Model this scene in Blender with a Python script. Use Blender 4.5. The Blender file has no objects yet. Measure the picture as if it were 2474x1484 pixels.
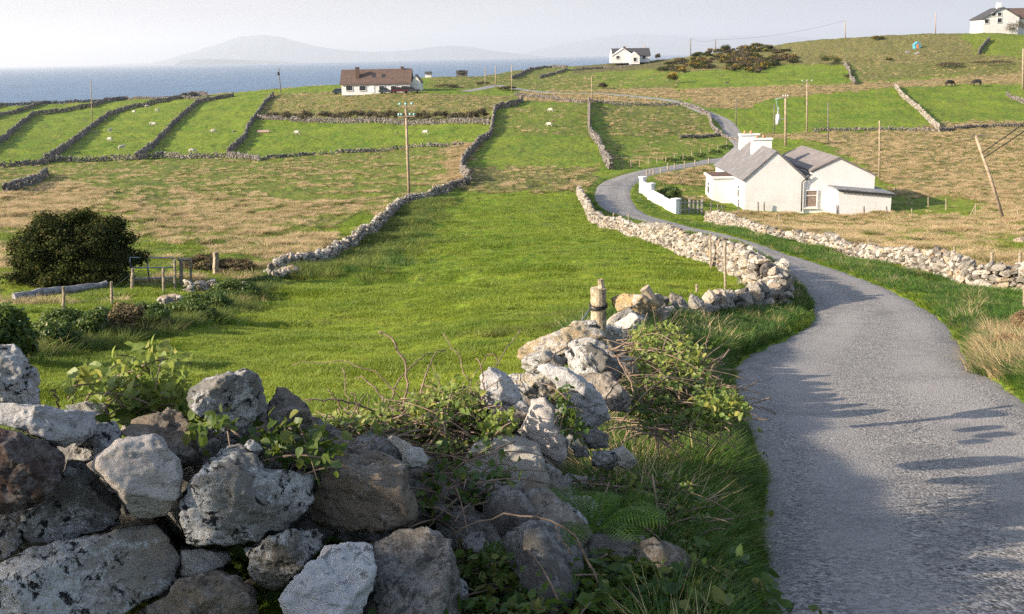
import bpy, bmesh, math, random
import numpy as np
from mathutils import Vector, Matrix
random.seed(7)
RS = np.random.RandomState(11)
rad = math.radians
S = bpy.context.scene
C = S.collection

# ---------------------------------------------------------------- camera
CAMZ = 1.75
F, CX, CY = 2404.3, 1236.5, 742.0          # pixel frame 2473 x 1484 (35 mm lens)
PITCH, ROLL = rad(14.15), rad(1.12)
r0 = np.array([1.0, 0, 0]); u0 = np.array([0, math.sin(PITCH), math.cos(PITCH)])
FWD = np.array([0, math.cos(PITCH), -math.sin(PITCH)])
RIGHT = math.cos(ROLL)*r0 - math.sin(ROLL)*u0
UP = math.cos(ROLL)*u0 + math.sin(ROLL)*r0
CAM = np.array([0, 0, CAMZ])
cd = bpy.data.cameras.new('camera'); cam = bpy.data.objects.new('camera', cd); C.objects.link(cam)
M = Matrix.Identity(4)
for i in range(3):
    M[i][0] = RIGHT[i]; M[i][1] = UP[i]; M[i][2] = -FWD[i]; M[i][3] = CAM[i]
cam.matrix_world = M
cd.lens = 35; cd.sensor_width = 36; cd.clip_start = 0.05; cd.clip_end = 200000
S.camera = cam

# ---------------------------------------------------------------- sky, sun, exposure
SUN_EL = 21.5
SUN_DIR = np.array([math.cos(rad(18)), math.sin(rad(18)), 0])   # horizontal direction the light travels
to_sun = np.array([-SUN_DIR[0]*math.cos(rad(SUN_EL)), -SUN_DIR[1]*math.cos(rad(SUN_EL)), math.sin(rad(SUN_EL))])
W = bpy.data.worlds.new('World'); S.world = W; W.use_nodes = True
wn = W.node_tree; bg = wn.nodes['Background']
sky = wn.nodes.new('ShaderNodeTexSky'); sky.sky_type = 'NISHITA'; sky.sun_disc = False
sky.sun_elevation = rad(SUN_EL); sky.sun_rotation = math.atan2(to_sun[0], to_sun[1])
sky.air_density = 1.0; sky.dust_density = 1.6; sky.ozone_density = 2.2; sky.altitude = 0
hs = wn.nodes.new('ShaderNodeHueSaturation'); hs.inputs['Saturation'].default_value = 0.76; hs.inputs['Value'].default_value = 1.0
wn.links.new(sky.outputs[0], hs.inputs['Color'])
# pale evening haze lying low over the sea, part of the sky itself
tc = wn.nodes.new('ShaderNodeTexCoord'); sx = wn.nodes.new('ShaderNodeSeparateXYZ'); wn.links.new(tc.outputs['Generated'], sx.inputs[0])
mr = wn.nodes.new('ShaderNodeMapRange'); mr.interpolation_type = 'SMOOTHSTEP'
mr.inputs['From Min'].default_value = 0.05; mr.inputs['From Max'].default_value = 0.20
mr.inputs['To Min'].default_value = 1.0; mr.inputs['To Max'].default_value = 0.0
wn.links.new(sx.outputs['Z'], mr.inputs['Value'])
mr2 = wn.nodes.new('ShaderNodeMapRange'); mr2.inputs['From Min'].default_value = -0.45; mr2.inputs['From Max'].default_value = 0.5
wn.links.new(sx.outputs['X'], mr2.inputs['Value'])
hc = wn.nodes.new('ShaderNodeMix'); hc.data_type = 'RGBA'
hc.inputs['A'].default_value = (2.12, 1.98, 1.88, 1); hc.inputs['B'].default_value = (1.60, 1.68, 1.82, 1)
wn.links.new(mr2.outputs[0], hc.inputs['Factor'])
mx = wn.nodes.new('ShaderNodeMix'); mx.data_type = 'RGBA'
wn.links.new(mr.outputs[0], mx.inputs['Factor']); wn.links.new(hs.outputs[0], mx.inputs['A']); wn.links.new(hc.outputs['Result'], mx.inputs['B'])
mpc = wn.nodes.new('ShaderNodeMapping'); mpc.inputs['Scale'].default_value = (1.6, 1.6, 14); wn.links.new(tc.outputs['Generated'], mpc.inputs[0])
ncl = wn.nodes.new('ShaderNodeTexNoise'); ncl.inputs['Scale'].default_value = 2.2; ncl.inputs['Detail'].default_value = 5; ncl.inputs['Roughness'].default_value = .55; wn.links.new(mpc.outputs[0], ncl.inputs['Vector'])
mcl = wn.nodes.new('ShaderNodeMapRange'); mcl.inputs['From Min'].default_value = .3; mcl.inputs['From Max'].default_value = .7; mcl.inputs['To Min'].default_value = .88; mcl.inputs['To Max'].default_value = 1.12; wn.links.new(ncl.outputs['Fac'], mcl.inputs[0])
vcl = wn.nodes.new('ShaderNodeVectorMath'); vcl.operation = 'SCALE'; wn.links.new(mx.outputs['Result'], vcl.inputs[0]); wn.links.new(mcl.outputs[0], vcl.inputs['Scale']); wn.links.new(vcl.outputs[0], bg.inputs['Color'])
bg.inputs['Strength'].default_value = 0.11
ld = bpy.data.lights.new('sun', 'SUN'); ld.energy = 5.0; ld.angle = rad(0.5); ld.color = (1.0, 0.84, 0.65)
sun = bpy.data.objects.new('sun', ld); C.objects.link(sun)
sun.rotation_euler = Vector(to_sun).to_track_quat('Z', 'Y').to_euler()
S.view_settings.view_transform = 'Standard'; S.view_settings.look = 'None'
S.view_settings.exposure = 1.5; S.view_settings.gamma = 1.0
S.cycles.volume_bounces = 0
S.cycles.use_denoising = False
S.cycles.use_adaptive_sampling = False
S.cycles.max_bounces = 6; S.cycles.transparent_max_bounces = 8

# ---------------------------------------------------------------- numpy noise
_P = np.random.RandomState(3).permutation(256); _P = np.concatenate([_P, _P, _P])
_G = np.random.RandomState(5).uniform(-1, 1, (256, 3)); _G /= np.linalg.norm(_G, axis=1)[:, None]
def pn(x, y, z=0.0):
    x = np.asarray(x, float); y = np.asarray(y, float); z = np.asarray(z, float) + np.zeros_like(x)
    xi = np.floor(x).astype(int); yi = np.floor(y).astype(int); zi = np.floor(z).astype(int)
    xf = x-xi; yf = y-yi; zf = z-zi
    u = xf*xf*xf*(xf*(xf*6-15)+10); v = yf*yf*yf*(yf*(yf*6-15)+10); w = zf*zf*zf*(zf*(zf*6-15)+10)
    out = 0
    for dx in (0, 1):
        for dy in (0, 1):
            for dz in (0, 1):
                g = _G[_P[_P[_P[(xi+dx) & 255]+((yi+dy) & 255)]+((zi+dz) & 255)]]
                d = g[..., 0]*(xf-dx)+g[..., 1]*(yf-dy)+g[..., 2]*(zf-dz)
                out = out + d*(u if dx else 1-u)*(v if dy else 1-v)*(w if dz else 1-w)
    return out*1.6
def fbm(x, y, z=0.0, o=4, s=1.0):
    a = 0; k = 1.0; f = s
    for i in range(o):
        a = a + k*pn(x*f+17.3*i, y*f-9.1*i, np.asarray(z)*f+3.7*i); k *= .5; f *= 2.03
    return a
def sm(x, a, b):
    t = np.clip((x-a)/(b-a), 0, 1); return t*t*(3-2*t)

# ---------------------------------------------------------------- picture rays -> places in the world
def rays(u, v):
    u = np.asarray(u, float); v = np.asarray(v, float)
    return FWD*F + RIGHT*(u-CX)[..., None] + UP*(CY-v)[..., None]
def at(u, v, Y):
    d = rays(u, v); return CAM + d*(np.asarray(Y, float)/d[..., 1])[..., None]
def proj(P):
    q = P-CAM; z = q@FWD; z = np.where(np.abs(z) < 1e-6, 1e-6, z)
    return CX+F*(q@RIGHT)/z, CY-F*(q@UP)/z, z

# terrain: measured drops below the eye (picture column, row, distance)
CP = [  # left columns
 (-900,1000,6),(-900,700,24),(-900,500,60),(-900,400,130),(-900,300,230),(-900,255,330),
 (60,1420,3.0),(60,1130,5.2),(90,900,10),(90,700,25),(90,610,36),(90,520,60),(90,455,90),(90,395,150),(90,330,210),(90,280,270),(90,232,330),
 (450,1420,2.9),(500,1150,5.0),(480,930,9.5),(450,760,19),(450,640,33),(450,540,57),(450,460,95),(450,380,155),(450,310,215),(450,260,265),(450,226,330),
 (1000,1500,2.7),(950,1150,5),(950,920,9.3),(950,780,18),(950,680,29),(950,600,44),(950,530,62),(950,470,85),(950,400,130),(950,345,165),(950,296,200),(950,255,232),(950,226,250),(950,205,290),(950,190,330),
 (1400,1500,2.75),(1400,1120,5.4),(1400,900,9.5),(1400,760,15.5),(1350,640,30),(1350,560,50),(1350,490,72),(1350,430,98),(1350,380,130),(1350,320,165),(1350,262,210),(1350,215,270),(1350,165,400),
 (1800,1480,3.0),(1790,1150,6.0),(1780,950,10.3),(1850,830,15.5),(1880,745,20.5),(1860,650,29),(1740,600,38),(1600,565,50),(1480,520,64),(1450,440,92),(1550,410,105),(1700,396,117),(1760,324,185),(1700,255,225),(1650,215,265),(1650,170,330),(1600,150,390),
 (1800,560,50),(1800,509,82),(2100,519,80),(1960,345,160),(2000,300,195),(2000,240,235),(2000,205,260),(2000,150,320),(2000,86,365),
 (2350,1300,4.4),(2350,1050,8.0),(2320,850,15),(2200,715,22.5),(2000,636,33),(2420,930,10.6),(2450,720,23.5),(2400,640,32),(2300,560,52),(2350,470,90),(2300,400,125),(2300,330,165),(2350,280,205),(2350,205,255),(2350,140,300),(2350,63,350),
 (3300,1300,4.5),(3300,900,12),(3300,700,24),(3300,560,50),(3300,400,115),(3300,250,210),(3300,120,290),(3300,40,350)]
CP = np.array(CP, float)
cP = at(CP[:, 0], CP[:, 1], CP[:, 2])
KB = 2.2
def brl(x, y):
    b = np.clip(np.arctan2(x, np.maximum(y, -1e9)), -0.75, 0.78); r = np.maximum(np.hypot(x, y), 1.2)
    return b*KB, np.log(r)
cb, cl = brl(cP[:, 0], cP[:, 1]); ch = CAMZ-cP[:, 2]
cb = np.append(cb, np.array([-.7, -.35, 0, .35, .7])*KB); cl = np.append(cl, [0.35]*5); ch = np.append(ch, [1.85, 1.85, 1.75, 1.7, 1.7])
def tk(d2): return np.where(d2 > 1e-12, 0.5*d2*np.log(np.maximum(d2, 1e-12)), 0)
n = len(cb)
K = tk((cb[:, None]-cb)**2+(cl[:, None]-cl)**2)+np.eye(n)*2e-3
Pm = np.stack([np.ones(n), cb, cl], 1)
A = np.block([[K, Pm], [Pm.T, np.zeros((3, 3))]])
sol = np.linalg.solve(A, np.concatenate([ch, [0, 0, 0]]))
SK_U = [-1500, 0, 400, 560, 700, 820, 1000, 1170, 1260, 1370, 1480, 1600, 1800, 2000, 2300, 3600]
SK_R = [350, 330, 330, 325, 320, 315, 330, 340, 390, 410, 410, 405, 385, 375, 370, 370]
sk_b = np.arctan2((np.array(SK_U)-CX)/F, 1.0)
def base_h(x, y):
    x = np.asarray(x, float); y = np.asarray(y, float); sh = x.shape; x = x.ravel(); y = y.ravel()
    R = np.hypot(x, y); Rs = np.interp(np.arctan2(x, y), sk_b, SK_R)
    Rs = np.maximum(Rs, 60); k = np.minimum(1, Rs/np.maximum(R, 1e-6))
    out = np.empty(len(x))
    for s in range(0, len(x), 20000):
        b, l = brl(x[s:s+20000]*k[s:s+20000], y[s:s+20000]*k[s:s+20000])
        d2 = (b[:, None]-cb)**2+(l[:, None]-cl)**2
        out[s:s+20000] = tk(d2)@sol[:n]+sol[n]+sol[n+1]*b+sol[n+2]*l
    d = np.maximum(R-Rs, 0)
    out = out + 0.16*d*d/(d+25)
    back = sm(-y, 2, 60)                       # hillside behind the photographer
    out = out*(1-back)+(-2.0)*back
    return (CAMZ-out).reshape(sh)
# fast look-up table for the smooth terrain (bearing x log distance)
TB = np.linspace(-math.pi, math.pi, 1441); TL = np.linspace(math.log(0.4), math.log(900), 500)
gb, gl = np.meshgrid(TB, TL, indexing='ij')
TAB = base_h(np.exp(gl)*np.sin(gb), np.exp(gl)*np.cos(gb))
def bz(x, y):
    x = np.asarray(x, float); y = np.asarray(y, float)
    fb = (np.arctan2(x, y)+math.pi)/(2*math.pi)*1440; fl = (np.log(np.clip(np.hypot(x, y), .401, 899))-TL[0])/(TL[1]-TL[0])
    i = np.clip(fb.astype(int), 0, 1439); j = np.clip(fl.astype(int), 0, 498); a = fb-i; b = fl-j
    return TAB[i, j]*(1-a)*(1-b)+TAB[i+1, j]*a*(1-b)+TAB[i, j+1]*(1-a)*b+TAB[i+1, j+1]*a*b
def hit(u, v):
    """where the ray through a picture point meets the smooth ground"""
    d = rays(np.atleast_1d(u), np.atleast_1d(v)); d = d/np.linalg.norm(d[:, :2], axis=1)[:, None]
    t = np.exp(np.linspace(math.log(1.3), math.log(520), 2600)); out = []
    for q in d:
        z = CAMZ+q[2]*t; g = bz(q[0]*t, q[1]*t); k = np.argmax(z < g)
        if not (z < g).any(): k = np.argmin(np.where(t > 60, (z-g)/t, 9))
        out.append((q[0]*t[k], q[1]*t[k]))
    return np.array(out)

# ---------------------------------------------------------------- the lane
RL = [(1750,1800,2.1),(1790,1480,0),(1841,1411,0),(1852,1258,0),(1849,1190,0),(1831,1101,0),(1789,1003,0),(1780,962,0),(1771,908,0),(1775,878,0),(1808,852,0),(1905,813,0),(1961,785,0),(1968,757,0),(1961,725,0),(1924,678,0),(1868,632,0)]
RRt = [(2960,1800),(2900,1560),(2860,1400),(2780,1250),(2690,1130),(2600,1050),(2473,966),(2420,930),(2360,890),(2330,860),(2318,830),(2304,808),(2281,775),(2230,743),(2160,706),(2068,669),(1975,637)]
# centre line (world) : near part from both edges
a = hit([p[0] for p in RL[1:]], [p[1] for p in RL[1:]]); b = hit([p[0] for p in RRt[1:]], [p[1] for p in RRt[1:]])
def resample(p, n):
    p = np.asarray(p, float); s = np.concatenate([[0], np.cumsum(np.linalg.norm(np.diff(p, axis=0), axis=1))])
    t = np.linspace(0, s[-1], n); return np.stack([np.interp(t, s, p[:, k]) for k in range(p.shape[1])], 1)
def smooth(p, it=8):
    p = p.copy()
    for _ in range(it): p[1:-1] = p[1:-1]*.5+(p[:-2]+p[2:])*.25
    return p
LE = np.concatenate([[[a[0, 0]-.35, -8], [a[0, 0]-.15, -3], [a[0, 0]-.05, 1]], a])
RE = np.concatenate([[[a[0, 0]+2.9, -8], [a[0, 0]+2.9, -3], [a[0, 0]+2.85, 1.0]], b])
far_r = [(1882,610),(1800,581),(1720,560),(1635,539),(1574,524),(1540,505),(1524,480),(1522,462),(1532,446),(1556,430),(1585,421),(1640,410),(1715,396)]
far_l = [(1800,592),(1740,577),(1668,563),(1580,545),(1510,527),(1462,510),(1438,488),(1436,470),(1442,450),(1462,437),(1500,424),(1560,409),(1705,389)]
fr = hit(*zip(*far_r)); fl_ = hit(*zip(*far_l))
LE = np.concatenate([LE, fl_]); RE = np.concatenate([RE, fr])
up_c = hit(*zip(*[(1790,374),(1800,352),(1772,326),(1762,308),(1752,292),(1728,281),(1695,270),(1668,256),(1640,246),(1560,236),(1450,226),(1330,226),(1250,216),(1200,205),(1170,214),(1120,222)]))
EXT = resample(up_c, 110)
LE = smooth(resample(LE, 420), 10); RE = smooth(resample(RE, 420), 10)
# pair the two edges by nearest point so that cross-sections stay square
mid = (LE+RE)/2
mid = smooth(resample(mid, 500), 20)
tan = np.gradient(mid, axis=0); tan /= np.linalg.norm(tan, axis=1)[:, None]; nor = np.stack([-tan[:, 1], tan[:, 0]], 1)
def edge_w(E):
    E2 = resample(E, 3000); out = []
    for p, t, q in zip(mid, tan, nor):
        d = E2-p; al = np.abs(d@t); m = al < np.minimum(0.25, 99)
        dd = np.abs(d@q); dd = np.where(m & (dd < 5), dd, 99); k = np.argmin(dd); out.append(dd[k] if dd[k] < 90 else 1.5)
    o = np.array(out); 
    for _ in range(12): o[1:-1] = o[1:-1]*.5+(o[:-2]+o[2:])*.25
    return o
wl_, wr_ = edge_w(LE), edge_w(RE)
ec = smooth(EXT, 4)
link = resample(np.array([mid[-1], mid[-1]+tan[-1]*14+(ec[0]-mid[-1])*0.1, ec[0]+(ec[0]-ec[3])*1.2, ec[0]]), 60)
CL = np.concatenate([mid, smooth(link, 10)[1:], ec[1:]]); ne = len(CL)-len(mid)
CL = np.concatenate([CL[:len(mid)-5], smooth(CL[len(mid)-5:], 6)])
WL = np.concatenate([wl_, np.full(ne, 1.6)]); WR = np.concatenate([wr_, np.full(ne, 1.6)])
s_ = np.concatenate([[0], np.cumsum(np.linalg.norm(np.diff(CL, axis=0), axis=1))]); N_R = 1100
tt = np.linspace(0, s_[-1]**.7, N_R)**(1/.7)
CL = np.stack([np.interp(tt, s_, CL[:, 0]), np.interp(tt, s_, CL[:, 1])], 1); WL = np.interp(tt, s_, WL); WR = np.interp(tt, s_, WR); RSs = tt
TG = np.gradient(CL, axis=0); TG /= np.linalg.norm(TG, axis=1)[:, None]; NR = np.stack([-TG[:, 1], TG[:, 0]], 1)   # to the left of travel
def road_sd(x, y):
    """metres outside the road edge (negative on the road)"""
    x = np.asarray(x, float).ravel(); y = np.asarray(y, float).ravel(); out = np.full(len(x), 99.0)
    for s in range(0, len(x), 20000):
        dx = x[s:s+20000, None]-CL[None, ::2, 0]; dy = y[s:s+20000, None]-CL[None, ::2, 1]
        d2 = dx*dx+dy*dy; k = np.argmin(d2, 1); kk = k*2; ii = np.arange(len(k))
        side = dx[ii, k]*NR[kk, 0]+dy[ii, k]*NR[kk, 1]
        out[s:s+20000] = np.sqrt(d2[ii, k])-np.where(side > 0, WL[kk], WR[kk])
    return out

# ---------------------------------------------------------------- land use, by field
def pip(px, py, poly):
    ins = np.zeros(len(px), bool); j = len(poly)-1
    for i in range(len(poly)):
        xi, yi = poly[i]; xj, yj = poly[j]
        c = ((yi > py) != (yj > py)) & (px < (xj-xi)*(py-yi)/((yj-yi) or 1e-9)+xi); ins ^= c; j = i
    return ins
# (outline in picture coordinates, dry, lush, heath)
ZN = [
 ([(-2500,395),(110,400),(330,385),(560,382),(660,388),(800,368),(1000,352),(1120,350),(1125,430),(1070,457),(985,478),(930,520),(880,560),(830,600),(700,645),(520,650),(330,650),(0,640),(-2500,700)], .27, .5, .2),
 ([(-2500,470),(0,468),(150,440),(260,462),(215,505),(90,540),(0,560),(-2500,600)], .64, .35, .1),
 ([(250,480),(420,470),(640,480),(880,490),(870,525),(700,560),(560,585),(420,560),(330,520)], .46, .25, .2),
 ([(620,590),(800,560),(840,575),(760,610),(640,625)], .7, .3, .2),
 ([(330,400),(660,395),(1080,375),(1090,400),(820,430),(500,430)], .30, .5, .25),
 ([(800,560),(900,510),(915,525),(860,575),(820,590)], .1, .95, 0),
 ([(650,228),(830,222),(1250,232),(1200,262),(1180,297),(640,285)], .5, .35, .35),
 ([(1090,345),(1170,345),(1140,370),(1125,440),(1060,440)], .95, .1, .1),
 ([(1125,430),(1135,405),(1450,400),(1440,450),(1400,468),(1100,462)], .42, .35, .5),
 ([(1210,262),(1420,250),(1425,330),(1200,330)], .22, .6, .1),
 ([(1200,335),(1425,335),(1440,405),(1150,402)], .1, .8, .05),
 ([(1440,255),(1700,258),(1725,325),(1470,330)], .40, .55, .35),
 ([(1450,330),(1740,330),(1790,345),(1640,385),(1480,405)], .25, .75, .15),
 ([(1040,190),(1260,150),(1380,160),(1300,200),(1250,215),(1040,214)], .3, .4, .35),
 ([(1280,190),(1380,172),(1440,165),(1640,165),(1640,215),(1250,222)], .35, .5, .25),
 ([(1430,170),(1610,160),(1625,205),(1440,218)], .22, .75, .1),
 ([(1260,222),(1640,212),(1650,250),(1250,246)], .82, .2, .1),
 ([(1380,150),(1620,140),(1640,165),(1390,178)], .5, .3, .6),
 ([(1610,160),(1700,120),(1900,105),(2040,80),(2600,40),(3600,20),(3600,205),(2473,200),(2050,160),(1910,160),(1630,178)], .56, .40, .5),
 ([(1630,178),(1900,157),(2035,158),(2050,202),(1640,216)], .03, .93, 0),
 ([(2060,160),(2300,150),(2473,150),(2473,175),(2200,190),(2070,200)], .45, .4, .45),
 ([(1640,216),(2050,202),(2470,178),(3600,170),(3600,208),(2200,212),(2150,213),(1880,238),(1790,262),(1680,262)], .85, .2, .15),
 ([(1790,265),(1880,240),(2160,213),(2240,300),(2180,316),(1960,320),(1800,325)], .02, .95, 0),
 ([(2190,210),(2473,202),(3600,200),(3600,285),(2473,290),(2275,292)], .10, .88, 0),
 ([(2290,60),(2473,60),(3600,40),(3600,150),(2473,140),(2370,130)], .15, .7, .1),
 ([(1790,325),(1960,322),(2190,316),(2280,296),(2473,292),(3600,290),(3600,720),(2473,700),(2350,680),(2240,650),(2050,598),(1900,560),(1780,530),(1710,515),(1850,515),(2150,522),(2150,450),(1990,345),(1900,335)], .74, .3, .3),
 ([(2150,475),(2330,480),(2390,500),(2340,525),(2160,522)], .15, .75, .1),
 ([(2330,600),(2473,560),(3600,560),(3600,640),(2473,620)], .5, .5, .3),
 ([(1560,425),(1720,395),(1715,450),(1620,447)], .75, .3, .2),
 ([(1580,447),(1715,450),(1712,490),(1650,492),(1590,468)], .15, .75, .1),
 ([(0,640),(180,600),(320,640),(560,650),(640,668),(560,700),(100,760),(-2500,760),(-2500,640)], .15, .8, .1),
]
def landuse(x, y, warp=1.0):
    z = bz(x, y)
    w = warp*np.clip(np.hypot(x, y)*.012, .05, 2.2)
    P = np.stack([x+w*fbm(x, y, 1.5, 2, .35), y+w*1.6*fbm(x, y, 8.5, 2, .35), z], 1)
    u, v, dz_ = proj(P); dry = np.full(len(x), .06); lush = np.full(len(x), .93); heath = np.zeros(len(x))
    ok = dz_ > .5
    for poly, a, b, c in ZN:
        m = pip(u, v, poly) & ok; dry[m] = a; lush[m] = b; heath[m] = c
    far = np.hypot(x, y); m = (far > np.interp(np.arctan2(x, y), sk_b, SK_R)); dry[m] = .4; lush[m] = .4
    back = (y < 1) & (far > 6); dry[back] = .3; lush[back] = .6
    return dry, lush, heath
def gz(x, y, sd=None, lu=None):
    x = np.asarray(x, float); y = np.asarray(y, float); sh = x.shape; x = x.ravel(); y = y.ravel()
    if sd is None: sd = road_sd(x, y)
    if lu is None: lu = landuse(x, y)
    dry, lush, heath = lu
    am = sm(sd, .3, 2.2); R = np.hypot(x, y)
    z = bz(x, y)
    z = z+am*(.06*fbm(x, y, 2.0, 3, 1.0)+.17*fbm(x, y, 5.0, 3, .26)*sm(R, 5, 25))
    z = z+am*(dry+heath*.8)*(.13*fbm(x*1.0, y*.8, 7.0, 3, .75)+.06*np.abs(fbm(x, y, 3.0, 2, 1.7)))*sm(R, 12, 40)
    z = z+am*sm(R, 90, 200)*.25*fbm(x, y, 12.0, 3, .09)
    z = z-.07*(1-sm(sd, -.12, .06))+.05*sm(sd, 0, .35)*(1-sm(sd, .8, 2.5))
    return z.reshape(sh)
# ---------------------------------------------------------------- mesh + material helpers
def mk(name, V, faces, mat=None, parent=None, smooth_=True, mi=None, attrs=None, link=True, loc=None):
    V = np.asarray(V, np.float32); 
    if loc is not None: V = V-np.asarray(loc, np.float32)
    me = bpy.data.meshes.new(name); me.vertices.add(len(V)); me.vertices.foreach_set('co', V.ravel())
    fl = [np.asarray(f, np.int32) for f in (faces if isinstance(faces, list) else [faces]) if len(f)]
    nl = sum(f.size for f in fl); nf = sum(len(f) for f in fl)
    me.loops.add(nl); me.polygons.add(nf)
    me.loops.foreach_set('vertex_index', np.concatenate([f.ravel() for f in fl]))
    sz = np.concatenate([np.full(len(f), f.shape[1]) for f in fl]); st = np.concatenate([[0], np.cumsum(sz)[:-1]])
    me.polygons.foreach_set('loop_start', st.astype(np.int32))
    me.polygons.foreach_set('use_smooth', np.full(nf, smooth_))
    if mi is not None: me.polygons.foreach_set('material_index', np.asarray(mi, np.int32))
    for k, a in (attrs or {}).items():
        a = np.asarray(a, np.float32)
        if a.ndim == 1: me.attributes.new(k, 'FLOAT', 'POINT').data.foreach_set('value', a)
        elif a.shape[1] == 4: me.attributes.new(k, 'FLOAT_COLOR', 'POINT').data.foreach_set('color', a.ravel())
        else: me.attributes.new(k, 'FLOAT_VECTOR', 'POINT').data.foreach_set('vector', a.ravel())
    for m in (mat if isinstance(mat, (list, tuple)) else [mat]):
        if m: me.materials.append(m)
    me.update(calc_edges=True); me.validate()
    o = bpy.data.objects.new(name, me)
    if link: C.objects.link(o)
    if parent is not None: o.parent = parent
    if loc is not None:
        o.location = Vector([float(q) for q in loc])
        if parent is not None: o.location = Vector([float(q) for q in loc])-parent.location
    return o
def tag(o, label=None, cat=None, group=None, kind=None):
    if label: o['label'] = label
    if cat: o['category'] = cat
    if group: o['group'] = group
    if kind or cat: o['kind'] = kind or 'thing'
    return o
def empty(name, loc, label, cat, group=None, rz=0):
    o = bpy.data.objects.new(name, None); C.objects.link(o); o.location = Vector([float(q) for q in loc]); o.rotation_euler = (0, 0, rz)
    return tag(o, label, cat, group)
class MB:
    """collects shapes for ONE mesh"""
    def __init__(s): s.V = []; s.F = {}; s.n = 0; s.A = []
    def add(s, V, Fs, val=0.0):
        V = np.asarray(V, float); s.V.append(V)
        for f in (Fs if isinstance(Fs, list) else [Fs]):
            f = np.asarray(f); 
            if len(f): s.F.setdefault(f.shape[1], []).append(f+s.n)
        s.A.append(np.full(len(V), val, float) if np.isscalar(val) else np.asarray(val, float)); s.n += len(V); return s
    def box(s, c, d, R=None, val=0.0, taper=1.0):
        q = np.array([[x, y, z] for z in (-.5, .5) for x, y in ((-.5, -.5), (.5, -.5), (.5, .5), (-.5, .5))])*np.asarray(d)
        q[4:, :2] *= taper
        if R is not None: q = q@np.asarray(R).T
        return s.add(q+np.asarray(c), np.array([[0, 3, 2, 1], [4, 5, 6, 7], [0, 1, 5, 4], [1, 2, 6, 5], [2, 3, 7, 6], [3, 0, 4, 7]]), val)
    def tube(s, P, r, k=8, val=0.0, cap=True):
        P = np.asarray(P, float); r = np.zeros(len(P))+np.asarray(r, float); T = np.gradient(P, axis=0); T /= np.maximum(np.linalg.norm(T, axis=1), 1e-9)[:, None]
        up = np.array([0, 0, 1.0]) if abs(T[0, 2]) < .9 else np.array([1.0, 0, 0]); V = []
        A_ = np.cross(T[0], up); A_ /= np.linalg.norm(A_)
        for p, t, q in zip(P, T, r):
            A_ = A_-t*(A_@t); A_ /= np.linalg.norm(A_); B_ = np.cross(t, A_)
            an = np.arange(k)*2*math.pi/k; V.append(p+q*(np.cos(an)[:, None]*A_+np.sin(an)[:, None]*B_))
        m = len(P); i = np.arange(m-1)[:, None]*k; j = np.arange(k)[None]; j2 = (j+1) % k
        Fq = np.stack([i+j, i+j2, i+k+j2, i+k+j], -1).reshape(-1, 4); V = np.concatenate(V); Fs = [Fq]
        if cap:
            V = np.concatenate([V, P[:1], P[-1:]]); c0 = m*k; jj = np.arange(k); 
            Fs.append(np.concatenate([np.stack([(jj+1) % k, jj, np.full(k, c0)], 1), np.stack([(m-1)*k+jj, (m-1)*k+(jj+1) % k, np.full(k, c0+1)], 1)]))
        return s.add(V, Fs, val)
    def poly(s, P, t):
        """flat outline (n,3) extruded by vector t"""
        P = np.asarray(P, float); n_ = len(P); V = np.concatenate([P, P+np.asarray(t)]); j = np.arange(n_); j2 = (j+1) % n_
        s.add(V, np.stack([j, j2, j2+n_, j+n_], 1)); k = s.n-2*n_
        for a_, rev in ((0, True), (n_, False)):
            f = np.arange(n_)+a_+k; f = f[::-1] if rev else f
            s.F.setdefault(n_, []).append(f[None])
        return s
    def build(s, name, mat, parent=None, smooth_=False, attr=None, loc=None, link=True):
        return mk(name, np.concatenate(s.V), [np.concatenate(f) for f in s.F.values()], mat, parent, smooth_, attrs={attr: np.concatenate(s.A)} if attr else None, loc=loc, link=link)
def rotz(a): c, s = math.cos(a), math.sin(a); return np.array([[c, -s, 0], [s, c, 0], [0, 0, 1]])
def rot3(rx, ry, rz):
    cx, sx_, cy, sy, = math.cos(rx), math.sin(rx), math.cos(ry), math.sin(ry)
    return rotz(rz)@np.array([[cy, 0, sy], [0, 1, 0], [-sy, 0, cy]])@np.array([[1, 0, 0], [0, cx, -sx_], [0, sx_, cx]])

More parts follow.
